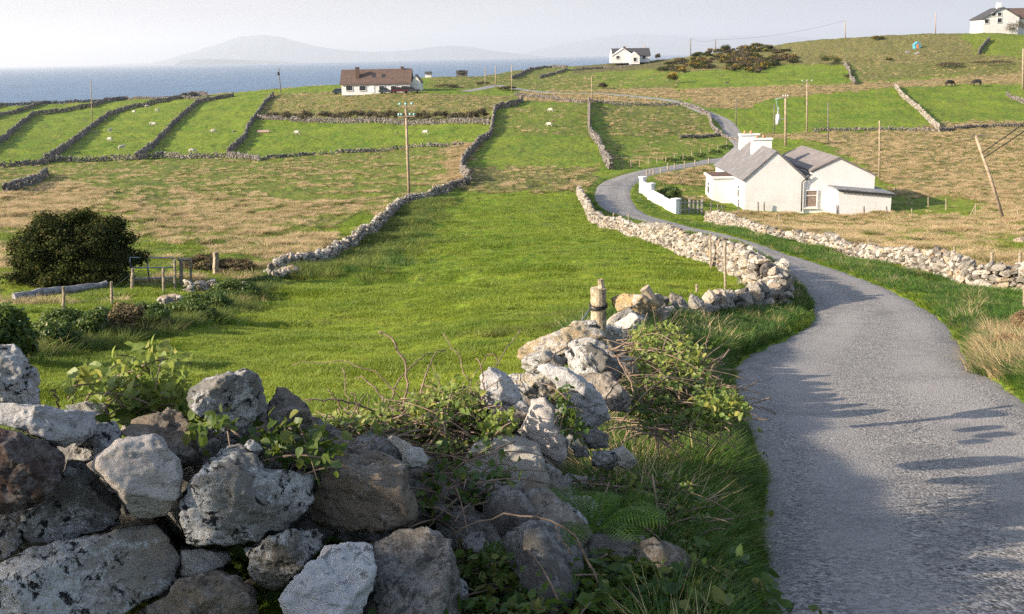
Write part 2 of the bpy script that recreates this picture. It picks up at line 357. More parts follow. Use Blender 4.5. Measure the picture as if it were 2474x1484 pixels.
class NT:
    def __init__(s, name):
        s.m = bpy.data.materials.new(name); s.m.use_nodes = True; s.t = s.m.node_tree; s.b = s.t.nodes['Principled BSDF']; s.out = s.t.nodes['Material Output']
        s.b.inputs['Specular IOR Level'].default_value = .25
    def n(s, ty, ins=None, **kw):
        q = s.t.nodes.new(ty)
        for k, v in kw.items(): setattr(q, k, v)
        for k, v in (ins or {}).items(): s.set(q.inputs[k], v)
        return q
    def set(s, i, v):
        if isinstance(v, bpy.types.NodeSocket): s.t.links.new(v, i)
        elif isinstance(v, (tuple, list)) and len(v) == 3 and i.type == 'RGBA': i.default_value = (*v, 1)
        else: i.default_value = v
    def coord(s, kind='Object'): return s.n('ShaderNodeTexCoord').outputs[kind]
    def noise(s, vec, sc, det=4, ro=.55, dist=0.0):
        q = s.n('ShaderNodeTexNoise', {'Vector': vec, 'Scale': sc, 'Detail': det, 'Roughness': ro, 'Distortion': dist}); return q.outputs['Fac']
    def vor(s, vec, sc, feature='F1', out='Distance', rnd=1.0):
        q = s.n('ShaderNodeTexVoronoi', {'Vector': vec, 'Scale': sc, 'Randomness': rnd}, feature=feature); return q.outputs[out]
    def ramp(s, f, lo, hi, a=0.0, b=1.0, smooth_=True):
        q = s.n('ShaderNodeMapRange', {'Value': f, 'From Min': lo, 'From Max': hi, 'To Min': a, 'To Max': b}, interpolation_type='SMOOTHSTEP' if smooth_ else 'LINEAR'); return q.outputs[0]
    def mix(s, f, a, b, mode='MIX'):
        q = s.n('ShaderNodeMix', data_type='RGBA', blend_type=mode); s.set(q.inputs['Factor'], f); s.set(q.inputs['A'], a); s.set(q.inputs['B'], b); return q.outputs['Result']
    def math(s, op, a, b=0.0, c=None, clamp=False):
        q = s.n('ShaderNodeMath', operation=op, use_clamp=clamp); s.set(q.inputs[0], a); s.set(q.inputs[1], b)
        if c is not None: s.set(q.inputs[2], c)
        return q.outputs[0]
    def attr(s, name, ty='GEOMETRY', out='Fac'): return s.n('ShaderNodeAttribute', attribute_name=name, attribute_type=ty).outputs[out]
    def bump(s, h, st=.5, dist=.02, prev=None):
        q = s.n('ShaderNodeBump', {'Height': h, 'Strength': st, 'Distance': dist})
        if prev is not None: s.t.links.new(prev, q.inputs['Normal'])
        return q.outputs[0]
    def fin(s, col=None, rough=None, nrm=None, spec=None, **kw):
        if col is not None: s.set(s.b.inputs['Base Color'], col)
        if rough is not None: s.set(s.b.inputs['Roughness'], rough)
        if nrm is not None: s.t.links.new(nrm, s.b.inputs['Normal'])
        if spec is not None: s.set(s.b.inputs['Specular IOR Level'], spec)
        return s.m
def plain(name, col, rough=.8, var=.12, sc=8.0, bump=.2, bd=.01, metal=0.0):
    t = NT(name); o = t.coord(); f = t.noise(o, sc, 5, .6); g = t.noise(o, sc*6, 3, .6)
    d = tuple(c*(1-var*2) for c in col); l = tuple(min(1, c*(1+var)) for c in col)
    c = t.mix(t.ramp(f, .35, .65), d, l); c = t.mix(t.ramp(g, .55, .75, 0, .35), c, tuple(q*.7 for q in col))
    t.b.inputs['Metallic'].default_value = metal
    return t.fin(c, rough, t.bump(g, bump, bd))

# ground material: sward colour from what grows there, with darker noise streaks and flecks
def ground_mat():
    t = NT('turf'); o = t.coord(); dry = t.attr('dry'); lush = t.attr('lush'); heath = t.attr('heath')
    n1 = t.noise(o, .12, 3, .55); n2 = t.noise(o, .9, 5, .62); n3 = t.noise(o, 5.5, 4, .65); n4 = t.noise(o, 24, 3, .6)
    st = t.n('ShaderNodeMapping', {'Vector': o, 'Scale': (1.0, .38, 1.0), 'Rotation': (0, 0, .15)}).outputs[0]
    n5 = t.noise(st, 2.4, 6, .7)
    g1 = t.mix(t.ramp(n1, .35, .65), (.082, .155, .010), (.155, .215, .016))
    g1 = t.mix(t.ramp(n2, .42, .66), g1, (.155, .180, .022))
    g1 = t.mix(t.ramp(n5, .49, .64, 0, .85), g1, (.038, .090, .008)); g1 = t.mix(t.ramp(t.noise(o, .35, 6, .7), .52, .64, 0, .6), g1, (.14, .13, .03))
    g2 = t.mix(t.ramp(n2, .38, .64), (.085, .100, .022), (.140, .130, .040))
    g = t.mix(lush, g2, g1)
    s_ = t.math('ADD', t.math('MULTIPLY', n2, .5), t.math('MULTIPLY', n5, .5))
    tanf = t.ramp(t.math('ADD', s_, t.math('MULTIPLY', dry, .36)), .62, .80)
    tcol = t.mix(t.ramp(n3, .35, .68), (.17, .125, .056), (.34, .255, .14)); tcol = t.mix(t.ramp(n2, .58, .75, 0, .6), tcol, (.15, .11, .05))
    c = t.mix(t.math('MULTIPLY', tanf, .8), g, tcol)
    hf = t.ramp(t.math('ADD', t.noise(o, 1.6, 6, .7), t.math('MULTIPLY', heath, .32)), .62, .74)
    c = t.mix(hf, c, (.075, .062, .032))
    c = t.mix(t.ramp(n4, .5, .72, 0, .4), c, (.05, .075, .012)); c = t.mix(t.ramp(t.vor(o, 3.1), .0, .22, .5, 0), c, (.045, .09, .012))
    h = t.math('ADD', t.math('MULTIPLY', n5, .7), t.math('ADD', t.math('MULTIPLY', n3, .35), t.math('MULTIPLY', n4, .12)))
    return t.fin(c, .9, t.bump(h, .8, .16, t.bump(n2, .7, .55)), .1)
def verge_soil(): pass
M_turf = ground_mat()

# ---------------------------------------------------------------- ground sheet
bear = np.concatenate([np.linspace(-math.pi, -.70, 60, endpoint=False), np.linspace(-.70, .72, 900, endpoint=False), np.linspace(.72, math.pi, 60)])
lr = np.concatenate([[math.log(.3)], np.arange(math.log(1.2), math.log(9), .014), np.arange(math.log(9), math.log(460), .0072), np.linspace(math.log(462), math.log(900), 24)])
gb, gl = np.meshgrid(bear, lr, indexing='ij'); X = np.exp(gl)*np.sin(gb); Y = np.exp(gl)*np.cos(gb); sh = X.shape
xf, yf = X.ravel(), Y.ravel(); sd = road_sd(xf, yf); lu = landuse(xf, yf)
Z = gz(xf, yf, sd, lu)
na, nr = sh; i = np.arange(na-1)[:, None]*nr; j = np.arange(nr-1)[None]
Fq = np.stack([i+j, i+j+1, i+nr+j+1, i+nr+j], -1).reshape(-1, 4)[:, ::-1]
dry = lu[0]*1.0; lush = lu[1]*1.0
vg = (sd > 0) & (sd < 1.1); lush[vg] = np.maximum(lush[vg], .8); dry[vg] = np.minimum(dry[vg], .2)
ground = mk('ground', np.stack([xf, yf, Z], 1), Fq, M_turf, attrs={'dry': dry, 'lush': lush, 'heath': lu[2]})
tag(ground, kind='structure')
if ground.data.polygons[1000].normal.z < 0: ground.data.flip_normals()

# ---------------------------------------------------------------- lane surface
def road_mat():
    t = NT('lane_chippings'); o = t.coord(); a = t.attr('across')   # 0 left edge, 1 right edge
    v1 = t.vor(o, 62, out='Color'); v2 = t.vor(o, 62); n1 = t.noise(o, .5, 4, .6); n2 = t.noise(o, 5, 4, .6); n3 = t.noise(o, 130, 2, .5)
    sp = t.n('ShaderNodeSeparateColor', {'Color': v1}).outputs[0]
    c = t.mix(sp, (.035, .035, .038), (.39, .37, .35))
    c = t.mix(t.ramp(n2, .35, .7, 0, .5), c, (.15, .15, .155))
    tr = t.math('ADD', t.ramp(t.math('ABSOLUTE', t.math('SUBTRACT', a, .27)), .05, .16, 1, 0), t.ramp(t.math('ABSOLUTE', t.math('SUBTRACT', a, .74)), .05, .16, 1, 0), clamp=True)
    c = t.mix(t.math('MULTIPLY', tr, t.ramp(n1, .35, .6, .30, .75)), c, (.26, .248, .24))
    ed = t.ramp(t.math('ABSOLUTE', t.math('SUBTRACT', a, .5)), .38, .5)
    c = t.mix(t.math('MULTIPLY', ed, .7), c, (.30, .28, .26))
    mo = t.math('MULTIPLY', t.ramp(t.math('ABSOLUTE', t.math('SUBTRACT', a, .52)), .0, .035, 1, 0), t.ramp(t.noise(o, 1.3, 4, .6), .68, .74))
    c = t.mix(mo, c, (.10, .12, .035))
    eg = t.math('MULTIPLY', t.ramp(t.math('ABSOLUTE', t.math('SUBTRACT', a, .5)), .43, .495), t.ramp(t.noise(o, 3.5, 5, .7), .46, .58)); c = t.mix(eg, c, (.10, .12, .035)); c = t.mix(t.ramp(t.noise(o, .45, 5, .7), .52, .66, 0, .45), c, (.10, .10, .105))
    pt = t.ramp(t.noise(o, .8, 5, .7), .70, .73, 0, .5); c = t.mix(pt, c, (.25, .25, .25))
    h = t.math('ADD', t.math('MULTIPLY', v2, -1.0), t.math('MULTIPLY', n3, .5))
    return t.fin(c, .85, t.bump(h, .8, .012), .2)
NA = 15; fr_ = np.linspace(0, 1, NA)
wob = .09*fbm(RSs*1.0, RSs*0+3, 0, 4, 1.3); wob2 = .09*fbm(RSs*1.0, RSs*0+9, 4, 3, 1.3)
Lp = CL+NR*(WL+.06+wob)[:, None]; Rp = CL-NR*(WR+.06+wob2)[:, None]
G = Lp[:, None]*(1-fr_)[None, :, None]+Rp[:, None]*fr_[None, :, None]
gx, gy = G[..., 0].ravel(), G[..., 1].ravel(); fz = np.tile(fr_, N_R)
zz = bz(gx, gy)+.012+.03*(1-(2*fz-1)**2)-.05*sm(np.abs(2*fz-1), .93, 1.0)
i = np.arange(N_R-1)[:, None]*NA; j = np.arange(NA-1)[None]
Fq = np.stack([i+j, i+j+1, i+NA+j+1, i+NA+j], -1).reshape(-1, 4)
road = mk('road', np.stack([gx, gy, zz], 1), Fq, road_mat(), attrs={'across': fz}); tag(road, kind='structure')
if road.data.polygons[50].normal.z < 0: road.data.flip_normals()

# ---------------------------------------------------------------- sea, far hills
SEA = -44.0
def sea_mat():
    t = NT('sea_water'); o = t.coord(); m1 = t.n('ShaderNodeMapping', {'Vector': o, 'Scale': (.35, 1.6, 1)}).outputs[0]
    n1 = t.noise(m1, .02, 5, .6); n2 = t.noise(m1, .12, 4, .6)
    c = t.mix(t.ramp(n1, .4, .62), (.010, .055, .125), (.040, .105, .180))  # lighter streaks paint wave glints into the water colour
    return t.fin(c, .42, t.bump(t.math('ADD', n2, n1), .9, 2.0), .5)
xs = np.array([-60000, -6000, 0, 6000, 60000.]); ys = np.array([-60000, -2000, 300, 1000, 3000, 9000, 30000, 90000.])
gx, gy = np.meshgrid(xs, ys, indexing='ij'); i = np.arange(4)[:, None]*8; j = np.arange(7)[None]
sea = mk('sea', np.stack([gx.ravel(), gy.ravel(), np.full(gx.size, SEA)], 1), np.stack([i+j, i+8+j, i+8+j+1, i+j+1], -1).reshape(-1, 4), sea_mat(), smooth_=False); tag(sea, kind='structure')
def hill(name, Yd, prof, depth, label_mat, seed):
    us = np.array([p[0] for p in prof], float); vs = np.array([p[1] for p in prof], float)
    uu = np.linspace(us[0], us[-1], 160); vv = np.interp(uu, us, vs)
    for _ in range(3): vv[1:-1] = vv[1:-1]*.5+(vv[:-2]+vv[2:])*.25
    P = at(uu, vv, np.full(160, float(Yd))); top = np.maximum(P[:, 2]-SEA, 0)
    top = top*(1+.06*fbm(uu, uu*0+seed, 0, 4, .02)); nb = 26; t = np.linspace(-1, 1, nb)
    V = []
    for k, q in enumerate(t):
        sc = (1-abs(q))**.8; w = 1+.25*fbm(P[:, 0]/Yd*6, P[:, 0]*0+q*2, seed, 3, 2.0)*(1-sc)
        V.append(np.stack([P[:, 0]*(1+q*depth*.4/Yd), P[:, 1]+q*depth, SEA-2+(top*np.clip(sc*w, 0, 1)+(2 if sc > 0 else -3))], 1))
    V = np.concatenate(V); i = np.arange(nb-1)[:, None]*160; j = np.arange(159)[None]
    o = mk(name, V, np.stack([i+j, i+j+1, i+160+j+1, i+160+j], -1).reshape(-1, 4), label_mat); tag(o, kind='structure'); return o
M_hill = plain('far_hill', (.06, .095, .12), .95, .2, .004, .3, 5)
hill('far_hill', 24000, [(330,163),(380,150),(440,133),(520,108),(570,90),(610,84),(660,84),(700,94),(760,110),(830,121),(900,126),(980,122),(1040,113),(1090,110),(1140,113),(1200,124),(1260,131),(1330,140)], 1500, M_hill, 1)
hill('far_island', 15500, [(415,165),(435,146),(470,142),(540,143),(640,147),(700,150),(740,158)], 250, M_hill, 4)
hill('far_headland', 26000, [(180,165),(260,157),(300,154),(350,153),(420,158)], 500, M_hill, 8)
hill('far_mountain', 33000, [(1180,150),(1260,128),(1330,112),(1400,98),(1480,84),(1560,80),(1640,86),(1720,90),(1830,84),(1920,86),(2050,100),(2200,118),(2400,130)], 1500, M_hill, 12)

# ---------------------------------------------------------------- haze: one even box of air
hz = MB(); hz.box((0, 19000, 200), (76000, 41000, 500)); hzV = hz.V[0]; hzV[:4, 2] = SEA-1.5; hzV[4:, 2] = 860
hzm = bpy.data.materials.new('haze_air'); hzm.use_nodes = True; q = hzm.node_tree; q.nodes.remove(q.nodes['Principled BSDF'])
pv = q.nodes.new('ShaderNodeVolumePrincipled'); pv.inputs['Color'].default_value = (.80, .87, .98, 1); pv.inputs['Density'].default_value = 0.75e-4; pv.inputs['Anisotropy'].default_value = 0.25
q.links.new(pv.outputs[0], q.nodes['Material Output'].inputs['Volume']); hzm.volume_intersection_method if False else None
haze = hz.build('haze', hzm); tag(haze, kind='stuff')
# ---------------------------------------------------------------- stones
def ico(n):
    bm = bmesh.new(); bmesh.ops.create_icosphere(bm, subdivisions=n, radius=1); V = np.array([v.co[:] for v in bm.verts]); Fc = np.array([[v.index for v in f.verts] for f in bm.faces]); bm.free()
    return V/np.linalg.norm(V, axis=1)[:, None], Fc
ICO = {k: ico(k) for k in (1, 2, 3, 4, 5, 6)}
def unit_stone(rs, n, planes=9):
    D, Fc = ICO[n]; k = rs.normal(size=(planes, 3)); k /= np.linalg.norm(k, axis=1)[:, None]; d = rs.uniform(.42, .92, planes)
    r = np.full(len(D), 1.25)
    for a, b in zip(k, d):
        c = D@a; r = np.minimum(r, np.where(c > .05, b/np.maximum(c, .05), 9))
    r = r*(1+.07*fbm(D[:, 0]+rs.uniform(0, 90), D[:, 1], D[:, 2], 2, 2.2)); return D*r[:, None], Fc
LIB = {n: [unit_stone(RS, n) for _ in range(18)] for n in (1, 2, 3)}
def stone_mat(name, cols, dark=.25, tan_=.2, patch=1.0, scale=1.0, lich=.35):
    """cols: three rock colours; dark/white lichen patches come on top"""
    t = NT(name); o = t.coord(); var = t.attr('tone')
    off = t.n('ShaderNodeVectorMath', {0: o, 1: t.n('ShaderNodeCombineXYZ', {0: var, 1: t.math('MULTIPLY', var, 7.0), 2: var}).outputs[0]}, operation='ADD').outputs[0]
    n1 = t.noise(off, 4*scale, 5, .6, .3); n2 = t.noise(off, 15*scale, 8, .78); n3 = t.noise(off, 70*scale, 6, .8)
    fr = t.math('FRACT', t.math('MULTIPLY', var, 3.77))
    c = t.mix(t.ramp(t.math('ADD', n1, t.math('MULTIPLY', fr, .4)), .45, .85), cols[0], cols[1])
    c = t.mix(t.ramp(t.math('ADD', n2, t.math('MULTIPLY', t.math('FRACT', t.math('MULTIPLY', var, 9.1)), .35)), .60, .85, 0, tan_*3), c, cols[2])
    m1 = t.n('ShaderNodeMapping', {'Vector': off, 'Scale': (1.0, 1.0, 4.5), 'Rotation': (.35, .3, 0)}).outputs[0]
    n5 = t.noise(m1, 7*scale, 6, .7)
    c = t.mix(t.ramp(n5, .5, .66, 0, .45), c, tuple(q*.55 for q in cols[0]))
    w = t.ramp(t.math('ADD', t.math('MULTIPLY', n2, .55), t.math('MULTIPLY', n1, .5)), .515, .55, 0, min(1, lich*2)); wn_ = t.math('MULTIPLY', w, t.ramp(n3, .38, .55)); c = t.mix(wn_, c, (.58, .59, .59))
    v = t.vor(t.n('ShaderNodeVectorMath', {0: off, 1: t.n('ShaderNodeTexNoise', {'Vector': off, 'Scale': 30*scale, 'Detail': 4}).outputs['Color']}, operation='ADD').outputs[0], 26*scale)
    sp = t.math('MULTIPLY', t.ramp(v, .20, .30, 1, 0), t.ramp(t.noise(off, 3.2*scale, 3, .6), .42, .60, 0, 1))
    bl = t.ramp(t.math('ADD', t.noise(off, 24*scale, 8, .78, .4), t.math('MULTIPLY', n1, .25)), .66, .72, 0, 1)
    c = t.mix(t.math('MULTIPLY', t.math('MAXIMUM', sp, bl), min(1, dark*2.2)), c, (.022, .023, .025))
    c = t.mix(t.ramp(n3, .55, .75, 0, .3), c, tuple(q*.5 for q in cols[0]))
    h = t.math('ADD', t.math('MULTIPLY', n2, .8), t.math('ADD', t.math('MULTIPLY', n3, .35), t.math('MULTIPLY', n5, .5)))
    return t.fin(c, .9, t.bump(h, 1.0, .035/scale), .15)
M_st = {
 'grey': stone_mat('stone_grey_lichened', [(.18, .172, .155), (.35, .335, .305), (.38, .29, .18)], .5, .2, lich=.4),
 'lich': stone_mat('stone_mottled', [(.25, .242, .225), (.46, .445, .42), (.42, .35, .25)], .8, .2, lich=.8),
 'pale': stone_mat('stone_pale', [(.48, .44, .41), (.60, .55, .51), (.55, .45, .35)], .22, .12, lich=.15),
 'white': stone_mat('stone_white', [(.44, .44, .46), (.60, .60, .62), (.55, .52, .47)], .3, .15, lich=.9),
 'brown': stone_mat('stone_dark_red', [(.060, .040, .036), (.105, .070, .060), (.12, .10, .09)], .25, .1, lich=.1),
 'slate': stone_mat('stone_slate', [(.125, .118, .108), (.24, .226, .205), (.27, .20, .13)], .3, .2, lich=.15),
 'cream': stone_mat('stone_cream', [(.36, .33, .28), (.50, .47, .41), (.48, .37, .20)], .1, .25, lich=.3),
 'tan': stone_mat('stone_ochre', [(.28, .24, .18), (.42, .37, .28), (.42, .30, .14)], .3, .3, lich=.4)}
def wall_mat(name, a, b, c_, sc=1.0):
    t = NT(name); o = t.coord(); v = t.attr('tone'); n1 = t.noise(o, 6*sc, 5, .7); n2 = t.noise(o, 22*sc, 4, .7)
    f = t.math('FRACT', t.math('MULTIPLY', v, 7.31)); g = t.math('FRACT', t.math('MULTIPLY', v, 23.7))
    c = t.mix(v, a, b); c = t.mix(t.ramp(f, .7, 1, 0, .8), c, c_); c = t.mix(t.ramp(g, .72, .95, 0, .75), c, tuple(q*.42 for q in a))
    c = t.mix(t.ramp(n1, .50, .66, 0, .5), c, (.42, .41, .39)); c = t.mix(t.ramp(n2, .50, .64, 0, .85), c, (.045, .043, .04))  # near-black flecks paint shaded gaps into the stone colour
    return t.fin(c, .9, t.bump(t.math('ADD', n1, n2), .6, .05), .2)
M_wall_pale = wall_mat('wall_limestone', (.13, .115, .095), (.43, .395, .34), (.36, .26, .16))
M_wall_grey = wall_mat('wall_grey', (.085, .08, .075), (.20, .18, .165), (.24, .18, .13), .5)

def walk(path, n=None, step=None):
    p = np.asarray(path, float); s = np.concatenate([[0], np.cumsum(np.linalg.norm(np.diff(p, axis=0), axis=1))])
    n = n or max(3, int(s[-1]/step)); return resample(p, n), s[-1]
def dry_wall(name, pts, h, w, size, label, mat, base=None, lib=2, group='dry stone walls', seed=0, gaps=.0, hvar=.2, world=False, extra=0.0, top=None):
    """a dry-stone wall laid course by course along a line on the ground"""
    rs = np.random.RandomState(seed+100); P = np.asarray(pts, float) if world else hit(*zip(*pts))
    P2, L = walk(P, step=.25); P2 = smooth(P2, 4); t = np.gradient(P2, axis=0); t /= np.maximum(np.linalg.norm(t, axis=1), 1e-9)[:, None]; q = np.stack([-t[:, 1], t[:, 0]], 1)
    s = np.linspace(0, L, len(P2)); Vs, Fs, T = [], [], []; n = 0; z0 = gz(P2[:, 0], P2[:, 1])
    hs_ = np.interp(np.linspace(0, 1, len(s)), np.linspace(0, 1, len(h)), h) if isinstance(h, (list, tuple)) else np.full(len(s), h)
    hs_ = hs_*(1+hvar*fbm(s, s*0+seed, 0, 3, .28))
    c = 0
    z = 0.0; hm = hs_.max(); lay = 0
    while z < hm:
        ch = size*rs.uniform(.5, .8)
        for side in ((-1, 1) if w > size*.7 else (0,)):
            x = rs.uniform(0, size)
            while x < L:
                ln = size*rs.uniform(.45, 1.75); k = np.searchsorted(s, x+ln/2); k = min(k, len(s)-1); x += ln*.86
                if z > hs_[k]-.35*ch or rs.rand() < gaps: continue
                V, Fc = LIB[lib][rs.randint(18)]; wd = w*(1-.25*z/hm)
                if side: dim = np.array([ln*.55, max(wd*.34, size*.3), ch*.62*rs.uniform(.6, 1.35)])
                else: dim = np.array([ln*.55, wd*.5, ch*.62*rs.uniform(.6, 1.35)])
                R = rot3(rs.normal()*.2, rs.normal()*.22, math.atan2(t[k, 1], t[k, 0])+rs.normal()*.35)
                off = side*wd*.27+rs.normal()*.03*w
                pos = np.array([P2[k, 0]+q[k, 0]*off, P2[k, 1]+q[k, 1]*off, z0[k]+z+ch*.42+rs.normal()*.05*size])
                Vs.append((V*dim)@R.T+pos); Fs.append(Fc+n); n += len(V); T.append(np.full(len(V), rs.rand()))
        z += ch*.9; lay += 1
    # a few bigger stones tipped along the top
    x = 0
    while x < L:
        ln = size*rs.uniform(.7, 1.7); k = min(np.searchsorted(s, x+ln/2), len(s)-1); x += ln*rs.uniform(.8, 1.5)
        V, Fc = LIB[lib][rs.randint(18)]; dim = np.array([ln*.5, w*rs.uniform(.28, .5), size*rs.uniform(.28, .55)])
        R = rot3(rs.normal()*.3, rs.normal()*.45, math.atan2(t[k, 1], t[k, 0])+rs.normal()*.5)
        pos = np.array([P2[k, 0], P2[k, 1], z0[k]+hs_[k]+dim[2]*.3])
        Vs.append((V*dim)@R.T+pos); Fs.append(Fc+n); n += len(V); T.append(np.full(len(V), rs.rand()))
    loc = (P2[0, 0], P2[0, 1], z0[0])
    o = mk(name, np.concatenate(Vs), np.concatenate(Fs), mat, smooth_=False, attrs={'tone': np.concatenate(T)}, loc=loc)
    tag(o, label, 'stone wall', group); return o
def z3(pts, oz=0.0):
    p = hit(*zip(*pts)); return np.c_[p, gz(p[:, 0], p[:, 1])+oz]

WG = 'dry stone walls between the fields'
dry_wall('stone_wall', [(1398,470),(1404,486),(1418,506),(1432,536),(1464,553),(1501,562),(1548,576),(1585,594),(1622,606),(1659,618),(1710,634),(1755,652),(1790,672),(1815,700),(1835,728)], [.5, .55, .62, .6, .6, .62, .68, .7, .75, .85], .42, .23, 'long pale limestone wall on the field side of the lane, winding down to the bend', M_wall_pale, lib=2, seed=1, group=WG)
dry_wall('stone_wall', [(1835,735),(1870,745),(1890,735),(1868,706)], [.6, .68, .45], .42, .25, 'rounded corner pile of grey boulders at the sharp bend of the lane', M_wall_pale, lib=3, seed=2, group=WG)
dry_wall('stone_wall', [(1706,534),(1766,551),(1826,561),(1882,576),(1975,590),(2049,613),(2114,632),(2189,643),(2254,664),(2309,678),(2346,694),(2400,700),(2473,706),(2580,728),(2700,770)], [.6, .75, .6, .42, .36, .36, .45, .45, .5, .62, .68, .6], .42, .24, 'pale tumbled stone wall on the far verge of the lane, below the cottage', M_wall_pale, lib=2, seed=3, group=WG)
dry_wall('stone_wall', [(650,668),(720,643),(800,626),(840,606),(880,582),(930,540),(960,503),(1000,487),(1040,477),(1075,467)], [.3, .4, .5, .6, .65, .6, .5, .4, .7], .4, .26, 'rough grey wall curving along the left side of the big green field', M_wall_pale, seed=4, group=WG)
dry_wall('stone_wall', [(1135,442),(1115,420),(1120,395),(1140,370),(1160,345),(1185,330),(1188,312),(1192,290),(1195,270),(1208,263),(1245,256),(1262,246)], 1.0, .45, .4, 'crooked wall climbing up the middle of the valley to the lane', M_wall_grey, lib=1, seed=5, group=WG)
dry_wall('stone_wall', [(1078,466),(1092,458),(1110,452),(1132,446)], .55, .42, .3, 'short low link of wall between the field wall and the crooked wall', M_wall_grey, lib=1, seed=7, group=WG)
dry_wall('stone_wall', [(1475,413),(1465,395),(1452,365),(1445,350),(1430,332),(1424,318),(1422,280),(1423,252)], 1.05, .45, .4, 'wall running straight uphill from the inside of the upper bend', M_wall_grey, lib=1, seed=6, group=WG)
for i, (pts, h, lab) in enumerate([
  ([(550,376),(571,357),(593,335),(600,314),(614,292),(629,271),(639,253),(661,235)], 1.35, 'field wall meeting the corner of the bushy strip below the bungalow'),
  ([(328,385),(353,371),(378,349),(400,324),(428,296),(460,267),(478,251),(517,242),(564,233)], 1.35, 'curving field wall right of the field with most sheep'),
  ([(110,392),(143,374),(168,356),(200,331),(232,303),(264,281),(303,267),(350,256),(403,246),(436,240),(460,231)], 1.4, 'long sweeping field wall left of the field with most sheep, behind the small pole'),
  ([(-60,380),(0,349),(21,331),(53,303),(82,281),(125,276),(178,267),(221,260),(257,247),(285,240),(307,240)], 1.4, 'curved field wall just in front of the leftmost tall thin pole'),
  ([(-60,305),(0,283),(36,274),(71,263),(103,247),(135,240)], 1.2, 'short dark wall in the far left corner fields, the nearer of two'),
  ([(-60,272),(0,259),(21,254),(53,247),(89,236),(121,234)], 1.3, 'short dark wall in the far left corner fields, the farther of two'),
  ([(-80,404),(0,405),(43,404),(89,400),(118,395),(178,393),(275,389),(328,388),(393,383),(464,384),(553,382),(625,389)], 1.0, 'low level wall along the bottom of all the left sheep fields'),
  ([(621,289),(678,292),(750,296),(878,298),(973,300),(1180,301)], 1.2, 'level wall with posts below the row of dark scrub by the bungalow'),
  ([(10,468),(54,457),(89,442),(114,424)], .9, 'short broken stretch of wall in the rough pasture at the far left'),
  ([(621,391),(678,381),(786,373),(883,368),(995,357),(1116,352)], .5, 'low grassy bank of stones across the pasture behind the tall pole'),
  ([(125,236),(178,234),(265,234),(310,240),(428,240),(530,240)], .9, 'low pinkish wall at the seaward end of the left fields'),
  ([(455,237),(470,231),(500,232)], 1.5, 'heap of dark stones at the seaward end of the left fields'),
  ([(2161,213),(2183,240),(2215,265),(2240,290),(2269,318)], 1.25, 'pale wall slanting down between the two green fields on the right'),
  ([(2038,156),(2051,173),(2054,195),(2065,204)], 1.4, 'short dark wall at the end of the green strip below the gorse hill'),
  ([(2390,98),(2376,112),(2363,132)], 1.7, 'stub of dark wall on the hill below the top house'),
  ([(1640,252),(1690,267),(1712,284),(1720,311),(1742,329)], .9, 'roadside wall on the inside of the highest bend'),
  ([(1241,234),(1313,239),(1402,250),(1509,255),(1581,257),(1640,258)], .9, 'low wall along the lane where it crosses the middle distance'),
  ([(1234,193),(1284,169),(1330,163),(1370,165)], 1.2, 'dark wall over the brow near the skyline, the left one of two'),
  ([(1302,190),(1366,172),(1456,166),(1527,162)], .9, 'dark wall over the brow leading to the small white house'),
  ([(1640,333),(1740,330),(1800,345)], .5, 'faint line of stones above the hedge bank behind the cottage'),
  ([(1960,322),(2060,318),(2180,316),(2270,318),(2380,310),(2473,308),(2600,306)], .7, 'broken tan line of stones along the foot of the right green fields'),
  ([(2430,232),(2473,250),(2540,270)], 1.0, 'short wall at the right edge of the cattle field')]):
    dry_wall('stone_wall', pts, h*.74, .42, .42, lab, M_wall_grey if i != 12 else M_wall_pale, lib=1, seed=20+i, group=WG)
# ---------------------------------------------------------------- leaf and grass materials
def leaf_mat(name, a, b, c_, trans=.35, rough=.55, attr='tone', ty='GEOMETRY', spec=.3):
    t = NT(name); v = t.attr(attr, ty); f = t.math('FRACT', t.math('MULTIPLY', v, 5.37))
    c = t.mix(v, a, b); c = t.mix(t.ramp(f, .72, 1.0, 0, .85), c, c_)
    t.fin(c, rough, spec=spec)
    tr = t.n('ShaderNodeBsdfTranslucent', {'Color': t.mix(.5, c, tuple(min(1, q*1.6) for q in b))}); mxs = t.n('ShaderNodeMixShader', {0: trans, 1: t.b.outputs[0], 2: tr.outputs[0]})
    t.t.links.new(mxs.outputs[0], t.out.inputs['Surface']); return t.m
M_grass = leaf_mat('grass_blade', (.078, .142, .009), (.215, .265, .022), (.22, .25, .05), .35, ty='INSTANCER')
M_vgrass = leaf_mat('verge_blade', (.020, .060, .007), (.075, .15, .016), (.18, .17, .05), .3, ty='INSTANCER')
M_dry = leaf_mat('dry_grass', (.275, .205, .10), (.57, .44, .265), (.15, .14, .045), .35, .8, ty='INSTANCER')
M_rush = leaf_mat('rush', (.085, .125, .018), (.19, .20, .045), (.07, .06, .025), .25, .8, ty='INSTANCER')
def blade(rs, h, w, lean, seg=3, az=None, base=(0, 0)):
    az = rs.uniform(0, 6.283) if az is None else az; t = np.linspace(0, 1, seg+1); d = np.array([math.cos(az), math.sin(az)])
    r = lean*h*t**1.8; z = h*t*(1-.25*lean*t); px = base[0]+d[0]*r; py = base[1]+d[1]*r; wn2 = w*(1-t)**.6*.5+w*.04
    a2 = rs.uniform(0, 6.283); q = np.array([math.cos(a2), math.sin(a2)])
    L_ = np.stack([px-q[0]*wn2, py-q[1]*wn2, z], 1); R_ = np.stack([px+q[0]*wn2, py+q[1]*wn2, z], 1)
    V = np.concatenate([L_, R_]); k = np.arange(seg); m = seg+1
    return V, np.stack([k, k+m, k+m+1, k+1], 1)
